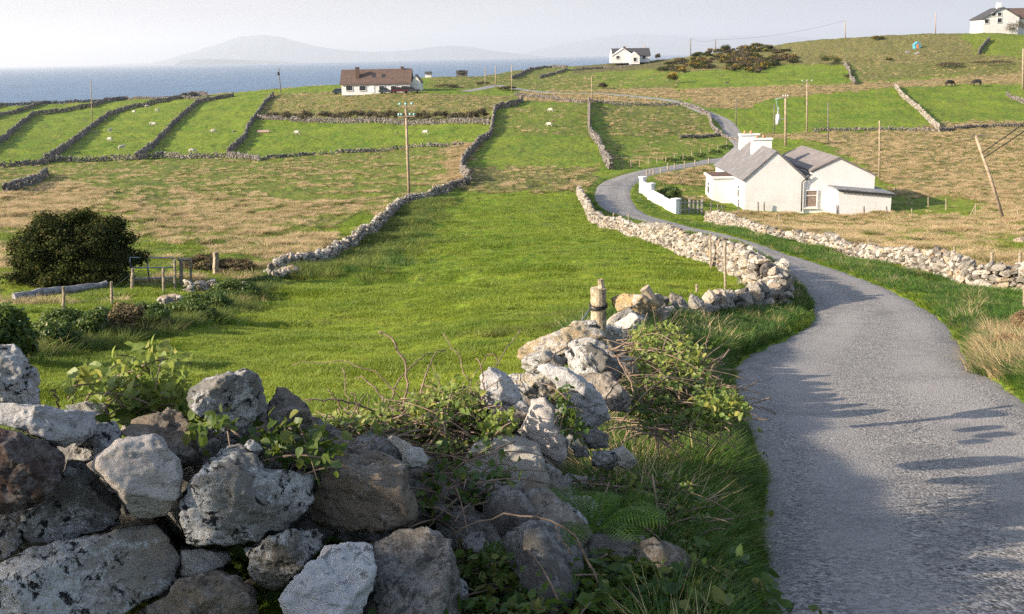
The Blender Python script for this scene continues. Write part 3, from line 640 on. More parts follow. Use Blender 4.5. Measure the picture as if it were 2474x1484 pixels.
def tuft(name, n, r, h, w, lean, mat, seed, seg=2, hv=.45):
    rs = np.random.RandomState(seed); b = MB()
    for _ in range(n):
        a = rs.uniform(0, 6.283); q = r*math.sqrt(rs.rand()); hh = h*(1-hv*rs.rand())*(1-.35*q/r)
        V, Fc = blade(rs, hh, w*rs.uniform(.6, 1.3), lean*rs.uniform(.3, 1.4), seg, az=a+rs.normal()*.7, base=(q*math.cos(a), q*math.sin(a))); b.add(V-np.array([0, 0, .01]), Fc)
    return b.build(name, mat, link=False, smooth_=True)
def scatter(name, pts, rz, scl, tint, idx, sources, label=None, tilt=None):
    me = bpy.data.meshes.new(name); N = len(pts); me.vertices.add(N); me.vertices.foreach_set('co', np.asarray(pts, np.float32).ravel())
    rot = np.zeros((N, 3), np.float32); rot[:, 2] = rz
    if tilt is not None: rot[:, 0] = tilt
    me.attributes.new('rot', 'FLOAT_VECTOR', 'POINT').data.foreach_set('vector', rot.ravel())
    sc = np.asarray(scl, np.float32); sc = np.stack([sc]*3, 1) if sc.ndim == 1 else sc
    me.attributes.new('scl', 'FLOAT_VECTOR', 'POINT').data.foreach_set('vector', sc.ravel())
    me.attributes.new('tone', 'FLOAT', 'POINT').data.foreach_set('value', np.asarray(tint, np.float32))
    me.attributes.new('idx', 'INT', 'POINT').data.foreach_set('value', np.asarray(idx, np.int32))
    o = bpy.data.objects.new(name, me); C.objects.link(o); col = bpy.data.collections.new(name+'_kinds')
    for k, s in enumerate(sources): s.name = f'{name}_{k:02d}'; col.objects.link(s)
    g = bpy.data.node_groups.new(name, 'GeometryNodeTree'); g.interface.new_socket('Geometry', in_out='INPUT', socket_type='NodeSocketGeometry'); g.interface.new_socket('Geometry', in_out='OUTPUT', socket_type='NodeSocketGeometry')
    gi = g.nodes.new('NodeGroupInput'); go = g.nodes.new('NodeGroupOutput'); ip = g.nodes.new('GeometryNodeInstanceOnPoints'); ci = g.nodes.new('GeometryNodeCollectionInfo')
    ci.inputs['Collection'].default_value = col; ci.inputs['Separate Children'].default_value = True; ci.inputs['Reset Children'].default_value = True
    def na(nm, dt):
        q = g.nodes.new('GeometryNodeInputNamedAttribute'); q.data_type = dt; q.inputs['Name'].default_value = nm; return q.outputs['Attribute']
    g.links.new(gi.outputs[0], ip.inputs['Points']); g.links.new(ci.outputs[0], ip.inputs['Instance']); ip.inputs['Pick Instance'].default_value = True
    g.links.new(na('idx', 'INT'), ip.inputs['Instance Index']); g.links.new(na('scl', 'FLOAT_VECTOR'), ip.inputs['Scale'])
    er = g.nodes.new('FunctionNodeEulerToRotation'); g.links.new(na('rot', 'FLOAT_VECTOR'), er.inputs[0]); g.links.new(er.outputs[0], ip.inputs['Rotation'])
    g.links.new(ip.outputs[0], go.inputs[0]); md = o.modifiers.new('growth', 'NODES'); md.node_group = g
    tag(o, label, kind='stuff'); return o
# ---------------------------------------------------------------- where things grow
def sample(N, r1, r2, b1=-.68, b2=.70, p=1.0, seed=0):
    rs = np.random.RandomState(seed+900); r = np.exp(rs.uniform(math.log(r1), math.log(r2), N)); b = rs.uniform(b1, b2, N)
    return r*np.sin(b), r*np.cos(b), r, rs
SHORT = [tuft('grass_tuft', 26, .10, .075, .007, .9, M_grass, k) for k in range(3)]+[tuft('grass_tuft', 22, .16, .12, .011, .8, M_grass, 5+k) for k in range(2)]
x, y, r, rs = sample(330000, 4.5, 85, seed=1); sd = road_sd(x, y); lu = landuse(x, y)
keep = (sd > .12) & (rs.rand(len(x)) < lu[1]*np.where(r < 30, 1, .75)); x, y, r, sd = x[keep], y[keep], r[keep], sd[keep]
z = gz(x, y, sd, tuple(q[keep] for q in lu)); n1 = fbm(x, y, 2, 3, .8)
big = r > 18; idx = np.where(big, rs.randint(3, 5, len(x)), rs.randint(0, 3, len(x)))
sc = (.5+.5*rs.rand(len(x))+.95*np.clip(n1, -.4, 1))*np.where(r > 40, 1.5, 1.0)
tint = np.clip(.5-.55*n1+.35*fbm(x, y, 9, 2, .15)+rs.normal(size=len(x))*.16, 0, 1)
print('field', len(x))
scatter('field_grass', np.stack([x, y, z], 1), rs.uniform(0, 6.28, len(x)), np.stack([sc, sc, sc*np.where(big, .85, 1)], 1), tint, idx, SHORT)
# rougher clumps standing out in the field
CLP = [tuft('clump', 60, .20, .22, .012, .9, M_rush, 40+k) for k in range(3)]
x, y, r, rs = sample(42000, 8, 330, -.62, .66, seed=2); sd = road_sd(x, y); lu = landuse(x, y); k_ = (sd > 1) & (lu[1] > .55) & (fbm(x, y, 1, 2, .12)+.5*fbm(x, y, 5, 2, .8) > np.interp(r, [20, 80, 140], [.42, .25, .05])+.25*rs.rand(len(x))); x, y = x[k_], y[k_]; r = np.hypot(x, y)
scatter('rough_clump_grass', np.stack([x, y, gz(x, y)-.01], 1), rs.uniform(0, 6.28, len(x)), .3+.5*rs.rand(len(x))*np.interp(r, [8, 100, 330], [1, 1, 1.5]), rs.rand(len(x))*.8, rs.randint(0, 3, len(x)), CLP)
# ---- dry tussocks and rushes over the rough ground
TUS = [tuft('tussock', 90, .26, .46, .016, 1.15, M_dry, 60+k) for k in range(3)]+[tuft('tussock', 70, .24, .34, .02, 1.0, M_rush, 70+k) for k in range(2)]
xs_, ys_, zs_, ss_, ts_, is_ = [], [], [], [], [], []
x, y, r, rs = sample(520000, 22, 340, seed=3); sd = road_sd(x, y); lu = landuse(x, y); n1 = fbm(x, y, 4, 3, .22); n2 = fbm(x, y, 6, 3, .9)
pr = np.clip((lu[0]*1.35-.42+.85*n1+.4*n2+.25*fbm(x, y*.5, 3, 2, .07))*1.2, 0, 1)*(lu[0] > .14)*np.where(r < 60, .6, 1.0)*.8
k_ = (sd > .8) & (rs.rand(len(x)) < pr); q = [a_[k_] for a_ in (x, y, r, sd, n1, n2)]; x, y, r, sd, n1, n2 = q
z = gz(x, y, sd, tuple(a_[k_] for a_ in lu)); hz_ = lu[2][k_]; dryk = lu[0][k_]
idx = np.where(rs.rand(len(x)) < np.clip(.62+hz_*.6-n2*.5-dryk*.6, .05, .9), rs.randint(3, 5, len(x)), rs.randint(0, 3, len(x)))
sc = (.6+.75*rs.rand(len(x)))*np.interp(r, [22, 60, 150, 340], [.8, .85, .95, 1.25])
tint = np.clip(.45+.35*n2+rs.normal(size=len(x))*.2, 0, 1)
print('tussocks', len(x))
scatter('dry_tussock_grass', np.stack([x, y, z-.02], 1), rs.uniform(0, 6.28, len(x)), np.stack([sc, sc, sc*.85], 1), tint, idx, TUS)
# ---- long verge grass beside the lane and along wall feet
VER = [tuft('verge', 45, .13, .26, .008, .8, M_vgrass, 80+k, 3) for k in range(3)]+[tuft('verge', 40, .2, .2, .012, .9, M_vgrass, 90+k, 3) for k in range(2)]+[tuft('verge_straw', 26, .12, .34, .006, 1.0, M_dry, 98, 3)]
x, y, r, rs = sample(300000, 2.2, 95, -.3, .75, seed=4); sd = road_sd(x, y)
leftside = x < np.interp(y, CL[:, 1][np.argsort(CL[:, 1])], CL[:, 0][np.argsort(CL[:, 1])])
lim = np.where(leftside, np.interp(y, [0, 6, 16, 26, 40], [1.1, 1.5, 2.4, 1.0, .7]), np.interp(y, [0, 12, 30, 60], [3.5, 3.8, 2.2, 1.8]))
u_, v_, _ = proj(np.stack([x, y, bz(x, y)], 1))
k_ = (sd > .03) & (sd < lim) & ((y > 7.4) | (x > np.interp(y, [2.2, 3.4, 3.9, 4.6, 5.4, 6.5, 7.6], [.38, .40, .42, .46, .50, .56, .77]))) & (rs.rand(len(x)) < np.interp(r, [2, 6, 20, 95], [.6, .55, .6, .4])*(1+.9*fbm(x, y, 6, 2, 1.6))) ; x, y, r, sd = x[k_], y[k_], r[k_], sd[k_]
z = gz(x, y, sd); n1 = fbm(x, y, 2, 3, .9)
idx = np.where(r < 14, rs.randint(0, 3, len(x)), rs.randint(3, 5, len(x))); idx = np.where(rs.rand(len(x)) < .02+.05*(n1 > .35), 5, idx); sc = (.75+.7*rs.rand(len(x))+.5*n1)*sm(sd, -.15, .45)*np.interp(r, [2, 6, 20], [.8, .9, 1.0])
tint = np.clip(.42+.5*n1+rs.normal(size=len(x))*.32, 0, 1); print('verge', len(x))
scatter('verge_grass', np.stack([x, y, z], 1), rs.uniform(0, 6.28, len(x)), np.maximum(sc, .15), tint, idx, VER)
# shaggy grass at the foot of the field wall (its shady side)
fw = hit(*zip(*[(655,672),(730,650),(810,635),(850,615),(895,590),(945,548),(975,510),(1010,495),(1050,484)])); fwp, L = walk(fw, n=2600); rs = np.random.RandomState(5)
off = np.abs(rs.normal(size=2600))*1.3-.3; tq = np.gradient(fwp, axis=0); tq /= np.linalg.norm(tq, axis=1)[:, None]; x = fwp[:, 0]+tq[:, 1]*off; y = fwp[:, 1]-tq[:, 0]*off
scatter('wall_foot_grass', np.stack([x, y, gz(x, y)], 1), rs.uniform(0, 6.28, 2600), .8+.8*rs.rand(2600), rs.rand(2600)*.7, rs.randint(0, 2, 2600),
        [tuft('wall_foot', 60, .2, .34, .014, .9, M_rush, 95), tuft('wall_foot', 60, .2, .30, .014, .9, M_vgrass, 96)])

# weeds and dead bracken on the verges
def rosette(name, n, size, mat, seed):
    rs = np.random.RandomState(seed); P = rs.normal(size=(n, 3))*(size*1.1, size*1.1, size*.35)+(0, 0, size*.8); a = rs.normal(size=(n, 3))*.6+(0, 0, .9); a /= np.linalg.norm(a, axis=1)[:, None]
    t = rs.normal(size=(n, 3)); t -= a*(t*a).sum(1)[:, None]; t /= np.linalg.norm(t, axis=1)[:, None]; b_ = np.cross(a, t); s_ = (size*(.5+.8*rs.rand(n)))[:, None]
    V = np.stack([P, P+t*s_*.35+b_*s_*.33+a*s_*.1, P+t*s_*.8+b_*s_*.2+a*s_*.05, P+t*s_*1.05, P+t*s_*.8-b_*s_*.2+a*s_*.05, P+t*s_*.35-b_*s_*.33+a*s_*.1], 1).reshape(-1, 3); k = np.arange(n)*6
    return mk(name, V, [np.stack([k, k+1, k+2, k+3], 1), np.stack([k, k+3, k+4, k+5], 1)], mat, link=False)
M_weed = leaf_mat('weed_leaf', (.022, .055, .010), (.080, .125, .020), (.15, .14, .03), .3, .5, ty='INSTANCER')
x, y, r, rs = sample(16000, 2.3, 26, -.3, .7, seed=8); sd = road_sd(x, y); wl = np.interp(y, [2.5, 2.75, 3.1, 3.35, 3.9, 4.6, 5.4, 6.5, 7.6, 12, 18, 22], [-2.6, -1.5, -.42, -.2, -.02, .14, .28, .48, .72, 1.9, 3.8, 5.6])
k_ = (sd > .10) & (sd < 2.6) & (x > wl+.2) & (fbm(x, y, 1, 2, 1.3)+.4*rs.rand(len(x)) > .42); x, y, r, sd = x[k_], y[k_], r[k_], sd[k_]
scatter('verge_weeds', np.stack([x, y, gz(x, y, sd)+.02+.10*rs.rand(len(x))*(r < 7)], 1), rs.uniform(0, 6.28, len(x)), .5+.7*rs.rand(len(x)), rs.rand(len(x)), rs.randint(0, 3, len(x)), [rosette('weed', 14, .045, M_weed, 300+k) for k in range(3)])
x, y, r, rs = sample(60000, 8, 19, .36, .62, seed=9); P_ = np.stack([x, y, bz(x, y)], 1); u, v, _ = proj(P_)
k_ = pip(u, v, [(2370,905),(2385,800),(2420,740),(2473,720),(2600,760),(2640,960),(2473,930)]) & (rs.rand(len(x)) < .045); x, y = x[k_], y[k_]; n = len(x)
scatter('dead_bracken_grass', np.stack([x, y, gz(x, y)], 1), rs.uniform(0, 6.28, n), .6+.8*rs.rand(n), rs.rand(n)*.6, np.where(rs.rand(n) < .5, 0, 1), [tuft('bracken', 50, .16, .42, .009, 1.3, M_dry, 201, 3), tuft('bracken', 50, .16, .3, .010, 1.0, M_vgrass, 202, 3)])
# ---------------------------------------------------------------- the wall at our feet, stone by stone
def Lq(X, Y_): return X/2.154, 795+Y_/2.154
def Mq(X, Y_): return 706.6+X/1.807, 662.4+Y_/1.807
def rock(outline, Yd, thick, seed, conv=Lq, lift=0.0, sub=5, rough=1.0, p=2.6, planes=7):
    """a boulder whose silhouette follows the traced outline; real size, real thickness"""
    rs = np.random.RandomState(seed); uv = np.array([conv(*q) for q in outline]); c = (uv.min(0)+uv.max(0))/2
    # area centroid
    x, y = uv[:, 0], uv[:, 1]; x2, y2 = np.roll(x, -1), np.roll(y, -1); cr = x*y2-x2*y; ar = cr.sum()/2
    c = np.array([((x+x2)*cr).sum()/(6*ar), ((y+y2)*cr).sum()/(6*ar)])
    O = at(c[0], c[1], Yd); ray = O-CAM; Ld = np.linalg.norm(ray); ray /= Ld; e1 = np.cross(ray, [0, 0, 1]); e1 /= np.linalg.norm(e1); e2 = np.cross(e1, ray)
    dd = rays(uv[:, 0], uv[:, 1]); dd = dd*(Ld/(dd@ray))[:, None]+CAM-O; a, b = dd@e1, dd@e2
    D, Fc = ICO[sub]; ph = np.arctan2(D[:, 1], D[:, 0])
    # polar radius of the outline polygon
    A = np.stack([a, b], 1); B = np.roll(A, -1, 0); rad_ = np.zeros(len(D)); cs, sn = np.cos(ph), np.sin(ph)
    for (ax, ay), (bx, by) in zip(A, B):
        ex, ey = bx-ax, by-ay; den = cs*ey-sn*ex; den = np.where(np.abs(den) < 1e-9, 1e-9, den)
        t = (ax*ey-ay*ex)/den; k = (ax*sn-ay*cs)/den; k = -(ax*sn-ay*cs)/(-den)
        s_ = np.where((k >= -1e-6) & (k <= 1+1e-6) & (t > 0), t, 0); rad_ = np.maximum(rad_, s_)
    R0 = np.median(rad_); rad_ = np.where(rad_ < R0*.2, R0, rad_)
    rho = np.hypot(D[:, 0], D[:, 1]); T = thick
    r = 1/((rho/np.maximum(rad_, 1e-4))**p+(np.abs(D[:, 2])/T)**p)**(1/p)
    KS = 130.0; r0_ = r.copy()
    for j_ in range(planes):
        front = j_ < planes*.55; k = np.array([rs.normal()*.62, rs.normal()*.62, -1.0]) if front else rs.normal(size=3)*(1, 1, .6); k /= np.linalg.norm(k)
        sup = (D*r[:, None])@k; lim = sup.max()*(rs.uniform(.60, .84) if front else rs.uniform(.84, .96)); cdot = D@k
        lim_r = lim/np.maximum(cdot, .05); r = np.where(cdot > .05, -np.log(np.exp(-r*KS/R0)+np.exp(-np.minimum(lim_r, 9)*KS/R0))/KS*R0, r)
    V = D*r[:, None]; s = 1/max(R0, .05); o = rs.uniform(0, 50)
    n1 = fbm(V[:, 0]*s+o, V[:, 1]*s, V[:, 2]*s, 3, 1.6); n2 = fbm(V[:, 0]+o, V[:, 1], V[:, 2], 4, 24)
    n3 = np.abs(fbm(V[:, 0]*.6+o, V[:, 1]*1.6+V[:, 0]*.5, V[:, 2]*.8, 4, 11))
    r = r*(1+rough*(.030*n1))+rough*(.008*n2-.014*n3)
    V = D*r[:, None]; Wd = O+V[:, :1]*e1+V[:, 1:2]*e2+V[:, 2:3]*ray
    return Wd, Fc, O
W0 = empty('stone_wall', (*at(600, 1484, 2.7)[:2], 0), 'rough foreground wall of big lichened boulders running out to the old post', 'stone wall')
FG = [  # outline, map, distance, half thickness, kind
 ([(-60,80),(0,76),(70,75),(130,150),(190,210),(205,300),(215,395),(150,420),(0,420),(-60,400)],Lq,2.75,.16,'lich'),
 ([(-80,385),(0,385),(100,390),(220,400),(300,420),(490,430),(505,500),(480,570),(400,600),(330,612),(200,565),(100,525),(0,497),(-80,480)],Lq,2.55,.17,'white'),
 ([(-80,500),(0,503),(150,558),(300,600),(340,680),(330,760),(270,860),(150,940),(0,965),(-80,960)],Lq,2.42,.19,'brown'),
 ([(350,690),(430,690),(500,760),(600,850),(635,930),(620,1020),(480,1090),(250,1112),(110,1110),(90,1040),(130,950),(250,890),(320,780)],Lq,2.55,.18,'grey'),
 ([(-80,960),(40,975),(105,1040),(120,1110),(60,1180),(0,1215),(-80,1230)],Lq,2.45,.15,'grey'),
 ([(600,580),(680,560),(800,542),(850,570),(880,620),(940,680),(952,780),(945,870),(900,950),(790,1000),(700,972),(640,905),(610,850),(540,790),(472,722),(500,660)],Lq,2.52,.16,'pale'),
 ([(1000,760),(1080,650),(1150,610),(1250,608),(1335,660),(1372,730),(1530,742),(1680,778),(1692,830),(1640,900),(1560,980),(1480,1050),(1300,1102),(1200,1126),(1000,1122),(920,1090),(905,1000),(935,930),(960,830)],Lq,2.55,.19,'lich'),
 ([(640,545),(700,480),(800,430),(880,410),(940,432),(980,500),(1040,640),(1030,690),(960,722),(900,700),(840,640),(740,600)],Lq,2.72,.15,'slate'),
 ([(510,490),(600,478),(650,530),(620,600),(560,640),(450,700),(340,690),(370,620),(450,580)],Lq,2.66,.13,'lich'),
 ([(340,400),(440,375),(560,385),(572,450),(560,500),(500,510),(400,480)],Lq,3.0,.12,'cream'),
 ([(625,530),(640,470),(670,450),(710,490),(690,530)],Lq,2.95,.06,'tan'),
 ([(650,345),(700,345),(740,400),(790,420),(780,470),(720,490),(660,430)],Lq,3.05,.1,'tan'),
 ([(985,300),(1050,268),(1180,220),(1290,206),(1350,240),(1385,310),(1392,400),(1370,480),(1320,570),(1240,610),(1150,590),(1110,540),(1085,480),(1000,432),(960,370),(965,330)],Lq,2.78,.15,'lich'),
 ([(1440,313),(1490,308),(1560,360),(1610,430),(1642,490),(1657,575),(1600,600),(1500,570),(1400,520),(1383,470),(1398,380)],Lq,2.85,.12,'slate'),
 ([(1420,545),(1500,560),(1650,585),(1680,650),(1655,745),(1530,738),(1380,722),(1330,650),(1380,580)],Lq,2.8,.14,'slate'),
 ([(1290,580),(1320,575),(1365,620),(1350,642),(1275,615)],Lq,2.6,.05,'white'),
 ([(90,1170),(260,1112),(480,1080),(620,1040),(800,1025),(880,1040),(920,1120),(942,1200),(920,1310),(830,1380),(700,1450),(600,1520),(300,1580),(-90,1580),(-90,1250),(20,1220)],Lq,2.38,.20,'lich'),
 ([(940,1150),(1050,1138),(1200,1158),(1216,1200),(1150,1240),(1000,1292),(925,1290)],Lq,2.52,.12,'cream'),
 ([(700,1470),(850,1390),(935,1300),(1150,1250),(1330,1340),(1335,1480),(1320,1600),(600,1600)],Lq,2.40,.16,'slate'),
 ([(1280,1150),(1400,1080),(1530,1030),(1700,1060),(1702,1110),(1620,1190),(1500,1320),(1430,1362),(1330,1352),(1290,1280)],Lq,2.48,.14,'grey'),
 ([(1500,1330),(1620,1210),(1720,1098),(1900,1110),(1960,1150),(1972,1230),(1930,1380),(1820,1600),(1500,1600),(1455,1400)],Lq,2.32,.16,'white'),
 ([(185,750),(340,762),(440,778),(482,800),(500,900),(542,1010),(540,1080),(470,1112),(330,1140),(200,1130),(50,1100),(20,1060),(90,960),(130,900),(120,840)],Mq,2.72,.20,'slate'),
 ([(350,1160),(480,1108),(560,1098),(690,1160),(702,1250),(730,1340),(742,1484),(720,1600),(250,1600),(290,1400),(345,1280),(352,1200)],Mq,2.45,.20,'slate'),
 ([(395,708),(440,703),(570,760),(600,820),(570,852),(490,848),(470,780)],Mq,3.05,.07,'cream'),
 ([(818,425),(860,412),(905,415),(950,450),(1000,520),(1028,580),(1020,640),(960,640),(880,610),(815,585)],Mq,3.75,.12,'white'),
 ([(870,600),(960,570),(1012,545),(1032,600),(1000,655),(975,695),(900,665)],Mq,3.65,.10,'grey'),
 ([(915,438),(1040,428),(1140,438),(1170,520),(1140,575),(1050,552),(1000,530),(960,480)],Mq,4.0,.12,'tan'),
 ([(1050,412),(1110,388),(1200,408),(1290,470),(1380,560),(1405,622),(1350,672),(1250,664),(1180,602),(1160,520),(1130,440)],Mq,3.95,.17,'white'),
 ([(1040,548),(1100,538),(1142,580),(1155,640),(1192,720),(1197,800),(1168,832),(1080,782),(990,745),(1005,660),(1030,600)],Mq,3.55,.13,'pale'),
 ([(1150,615),(1185,650),(1200,720),(1195,790),(1170,740),(1145,660)],Mq,3.75,.08,'grey'),
 ([(865,705),(950,698),(1015,740),(960,762),(880,745)],Mq,3.5,.08,'lich'),
 ([(930,810),(1000,768),(1080,788),(1180,870),(1242,1000),(1240,1050),(1150,1065),(1060,1045),(970,960),(950,880)],Mq,3.35,.15,'grey'),
 ([(830,950),(900,908),(960,950),(1012,1040),(1062,1150),(1074,1290),(1020,1332),(930,1302),(895,1200),(850,1050)],Mq,3.1,.13,'slate'),
 ([(690,1010),(790,1008),(812,1060),(760,1105),(690,1092)],Mq,3.0,.08,'slate'),
 ([(735,1135),(830,1128),(892,1200),(880,1242),(800,1232),(745,1190)],Mq,2.85,.09,'lich'),
 ([(740,900),(800,890),(830,940),(790,960),(745,945)],Mq,3.2,.07,'grey'),
 ([(985,330),(1020,300),(1100,270),(1180,235),(1260,222),(1345,240),(1382,285),(1300,300),(1215,300),(1225,350),(1110,400),(1000,402),(980,370)],Mq,5.6,.24,'tan'),
 ([(1200,300),(1240,275),(1330,280),(1400,340),(1452,410),(1440,462),(1350,455),(1250,432),(1165,375),(1210,340)],Mq,5.0,.20,'lich'),
 ([(1180,335),(1300,300),(1420,380),(1450,470),(1320,480),(1190,420)],Mq,4.7,.18,'grey'),
 ([(1240,430),(1390,430),(1480,540),(1460,620),(1390,600),(1290,500)],Mq,4.3,.17,'slate'),
 ([(1000,360),(1120,330),(1200,380),(1160,440),(1040,440),(990,410)],Mq,5.0,.16,'lich'),
 ([(1255,690),(1330,665),(1382,700),(1372,755),(1290,765)],Mq,3.7,.10,'slate'),
 ([(1200,735),(1290,750),(1300,800),(1230,800)],Mq,3.6,.07,'slate'),
 ([(1305,770),(1420,768),(1432,820),(1390,862),(1305,835)],Mq,3.6,.09,'grey'),
 ([(1385,772),(1440,743),(1512,822),(1482,852),(1425,842)],Mq,3.6,.09,'cream'),
 ([(1510,1108),(1562,1130),(1592,1200),(1572,1265),(1525,1235)],Mq,3.55,.07,'grey'),
 ([(1388,1350),(1462,1388),(1442,1412),(1400,1400)],Mq,3.0,.04,'white'),
 ([(785,1440),(840,1420),(885,1480),(862,1530),(795,1505)],Mq,2.75,.06,'cream'),
 ([(695,1305),(745,1318),(772,1400),(765,1600),(700,1600)],Mq,2.7,.09,'grey'),
 ([(995,1380),(1085,1385),(1110,1484),(1080,1600),(990,1600)],Mq,2.75,.10,'slate'),
 ([(1310,985),(1380,980),(1395,1020),(1350,1040),(1305,1020)],Mq,3.45,.06,'grey'),
 ([(600,1005),(690,1000),(685,1080),(610,1110),(560,1060)],Mq,3.1,.09,'slate'),
 ([(760,1240),(900,1245),(960,1310),(930,1420),(820,1420),(745,1340)],Mq,2.95,.12,'slate'),
 ([(1375,110),(1440,84),(1530,90),(1600,130),(1605,165),(1520,175),(1480,158),(1420,165)],Mq,7.6,.26,'tan'),
 ([(1395,190),(1470,140),(1490,165),(1440,200),(1410,235),(1370,225)],Mq,7.0,.14,'slate'),
 ([(1405,215),(1480,165),(1540,195),(1510,240),(1430,240)],Mq,6.7,.14,'cream'),
 ([(1370,225),(1440,228),(1430,265),(1370,262)],Mq,6.5,.12,'white'),
 ([(1430,300),(1480,290),(1530,325),(1530,355),(1440,352)],Mq,5.8,.12,'lich'),
 ([(1200,225),(1230,205),(1330,200),(1350,240),(1240,240)],Mq,6.4,.14,'tan'),
 ([(610,560),(660,540),(740,548),(800,575),(760,600),(640,595)],Mq,4.3,.12,'pale')]
for k, (ol, cv, Yd, th, kd) in enumerate(FG):
    if cv is Mq or True:
        q_ = np.array([cv(*p) for p in ol]); vb_ = q_[:, 1].max(); vm_ = q_[:, 1].mean(); um_ = q_[:, 0].mean()
        while Yd < 4.6 and Yd > 2.2:
            pb_ = at(um_, vb_*.55+vm_*.45, Yd)
            if pb_[2] > bz(pb_[0], pb_[1])+.02: break
            Yd *= .98
    V, Fc, O = rock(ol, Yd, th, 300+k, cv, sub=6 if th >= .14 and Yd < 3.2 else 5, rough={'pale': .55, 'cream': .8}.get(kd, 1.15), planes=5 if kd in ('pale',) else 11)
    mk('stone', V, Fc, M_st[kd], W0, attrs={'tone': np.full(len(V), ((k*41+13) % 101)/101.0)}, loc=O)
# rubble packed behind and between the face stones
wp = np.array([(-2.6, 2.55), (-1.6, 2.75), (-.9, 2.92), (-.45, 3.1), (-.2, 3.35), (-.02, 3.9), (.14, 4.6), (.28, 5.4), (.48, 6.5), (.72, 7.6)])
WPs, Lw = walk(wp, step=.05); tq = np.gradient(WPs, axis=0); tq /= np.linalg.norm(tq, axis=1)[:, None]; nq = np.stack([-tq[:, 1], tq[:, 0]], 1)
topz = lambda x: np.interp(x, [-2.6, -1.2, -.6, -.3, -.15, 0, .14, .28, .48, .72], [.62, .58, .52, .42, .22, .08, -.12, -.3, -.55, -.85])
rs = np.random.RandomState(77); Vs, Fs, T, n = [], [], [], 0
for q in range(1200):
    k = rs.randint(len(WPs)); off = rs.uniform(-.02, .40); hh = rs.rand()**1.25; x, y = WPs[k, 0]+nq[k, 0]*off, WPs[k, 1]+nq[k, 1]*off; zb = bz(x, y)-.05
    z = zb+(topz(WPs[k, 0])-zb-.12)*hh; V, Fc = LIB[3][rs.randint(18)]; d = rs.uniform(.07, .15)*np.array([1.3, 1, .8])
    Vs.append((V*d)@rot3(*rs.uniform(0, 6, 3)).T+(x, y, z)); Fs.append(Fc+n); n += len(V); T.append(np.full(len(V), rs.rand()))
for q in range(46):
    k = rs.randint(40, 108) if len(WPs) > 110 else rs.randint(int(len(WPs)*.42), len(WPs)-8); off = rs.uniform(-.10, .10); x, y = WPs[k, 0]+nq[k, 0]*off, WPs[k, 1]+nq[k, 1]*off; zb = bz(x, y); hh = rs.uniform(0, .8); z = zb+(topz(WPs[k, 0])-zb-.1)*hh
    V, Fc = unit_stone(rs, 4, 13); V = V*(1+.05*fbm(V[:, 0]*1.0+q, V[:, 1], V[:, 2], 4, 3.5))[:, None]; d = rs.uniform(.07, .15)*np.array([1.35, 1, .85]); V = (V*d)@rot3(rs.normal()*.5, rs.normal()*.5, rs.uniform(0, 6)).T+(x, y, z)
    mk('stone', V, Fc, M_st[['slate', 'grey', 'lich', 'slate', 'cream', 'pale', 'tan'][rs.randint(7)]], W0, attrs={'tone': np.full(len(V), rs.rand())}, loc=(x, y, z))
for q in range(44):
    x, y = rs.uniform(-.12, .36), rs.uniform(2.75, 3.95); V, Fc = unit_stone(rs, 4, 12); V = V*(1+.05*fbm(V[:, 0]+q, V[:, 1], V[:, 2], 4, 3.5))[:, None]; d = rs.uniform(.07, .17)*np.array([1.35, 1, .85]); z = bz(x, y)+d[2]*.6+max(0, (.30-x))*.9*rs.rand()
    V = (V*d)@rot3(rs.normal()*.4, rs.normal()*.4, rs.uniform(0, 6)).T+(x, y, z); mk('stone', V, Fc, M_st[['slate', 'grey', 'lich', 'slate', 'cream', 'white'][rs.randint(6)]], W0, attrs={'tone': np.full(len(V), rs.rand())}, loc=(x, y, z))
O = (WPs[0, 0], WPs[0, 1], 0)
rb = mk('packing_rubble', np.concatenate(Vs), np.concatenate(Fs), M_st['slate'], W0, attrs={'tone': np.concatenate(T)}, smooth_=False, loc=O); rb['kind'] = 'stuff'
# loose face stones half buried on the lane side
# wall from the old post to the bend
low = hit([1476, 1530, 1600, 1680, 1760, 1830, 1885], [812, 792, 778, 768, 760, 752, 746])
lw = np.array([[.78, 8.0], *low[1:]])
dry_wall('stone_wall', lw, [.42, .32, .26, .24, .24, .3, .42], .38, .27, 'low collapsed wall of angular boulders between the old post and the bend', M_wall_grey2 if 'M_wall_grey2' in globals() else M_wall_pale, lib=3, seed=61, world=True, group=WG, hvar=.3)
# ---------------------------------------------------------------- shrubs
def px(u, v, oz=0.0):
    p = hit(u, v)[0]; return np.array([p[0], p[1], float(gz(p[0], p[1]))+oz])
def leaves(Cn, size, rs, nrm=None, fold=.25, asp=.62, spread=1.0):
    """small pointed leaves: 6 vertices, 4 triangles each"""
    N = len(Cn); a = rs.normal(size=(N, 3)); a /= np.linalg.norm(a, axis=1)[:, None]
    if nrm is not None:
        a = a*spread+nrm; a /= np.linalg.norm(a, axis=1)[:, None]
    t = rs.normal(size=(N, 3)); t -= a*(t*a).sum(1)[:, None]; t /= np.linalg.norm(t, axis=1)[:, None]; b = np.cross(a, t)
    s = (size*(.6+.8*rs.rand(N)))[:, None]
    V = np.stack([Cn-t*s*.5, Cn-t*s*.12+b*s*asp*.5+a*s*fold*.3, Cn+t*s*.5, Cn-t*s*.12-b*s*asp*.5+a*s*fold*.3], 1).reshape(-1, 3)
    k = np.arange(N)*4; return V, np.stack([np.stack([k, k+1, k+2], 1), np.stack([k, k+2, k+3], 1)], 1).reshape(-1, 3)
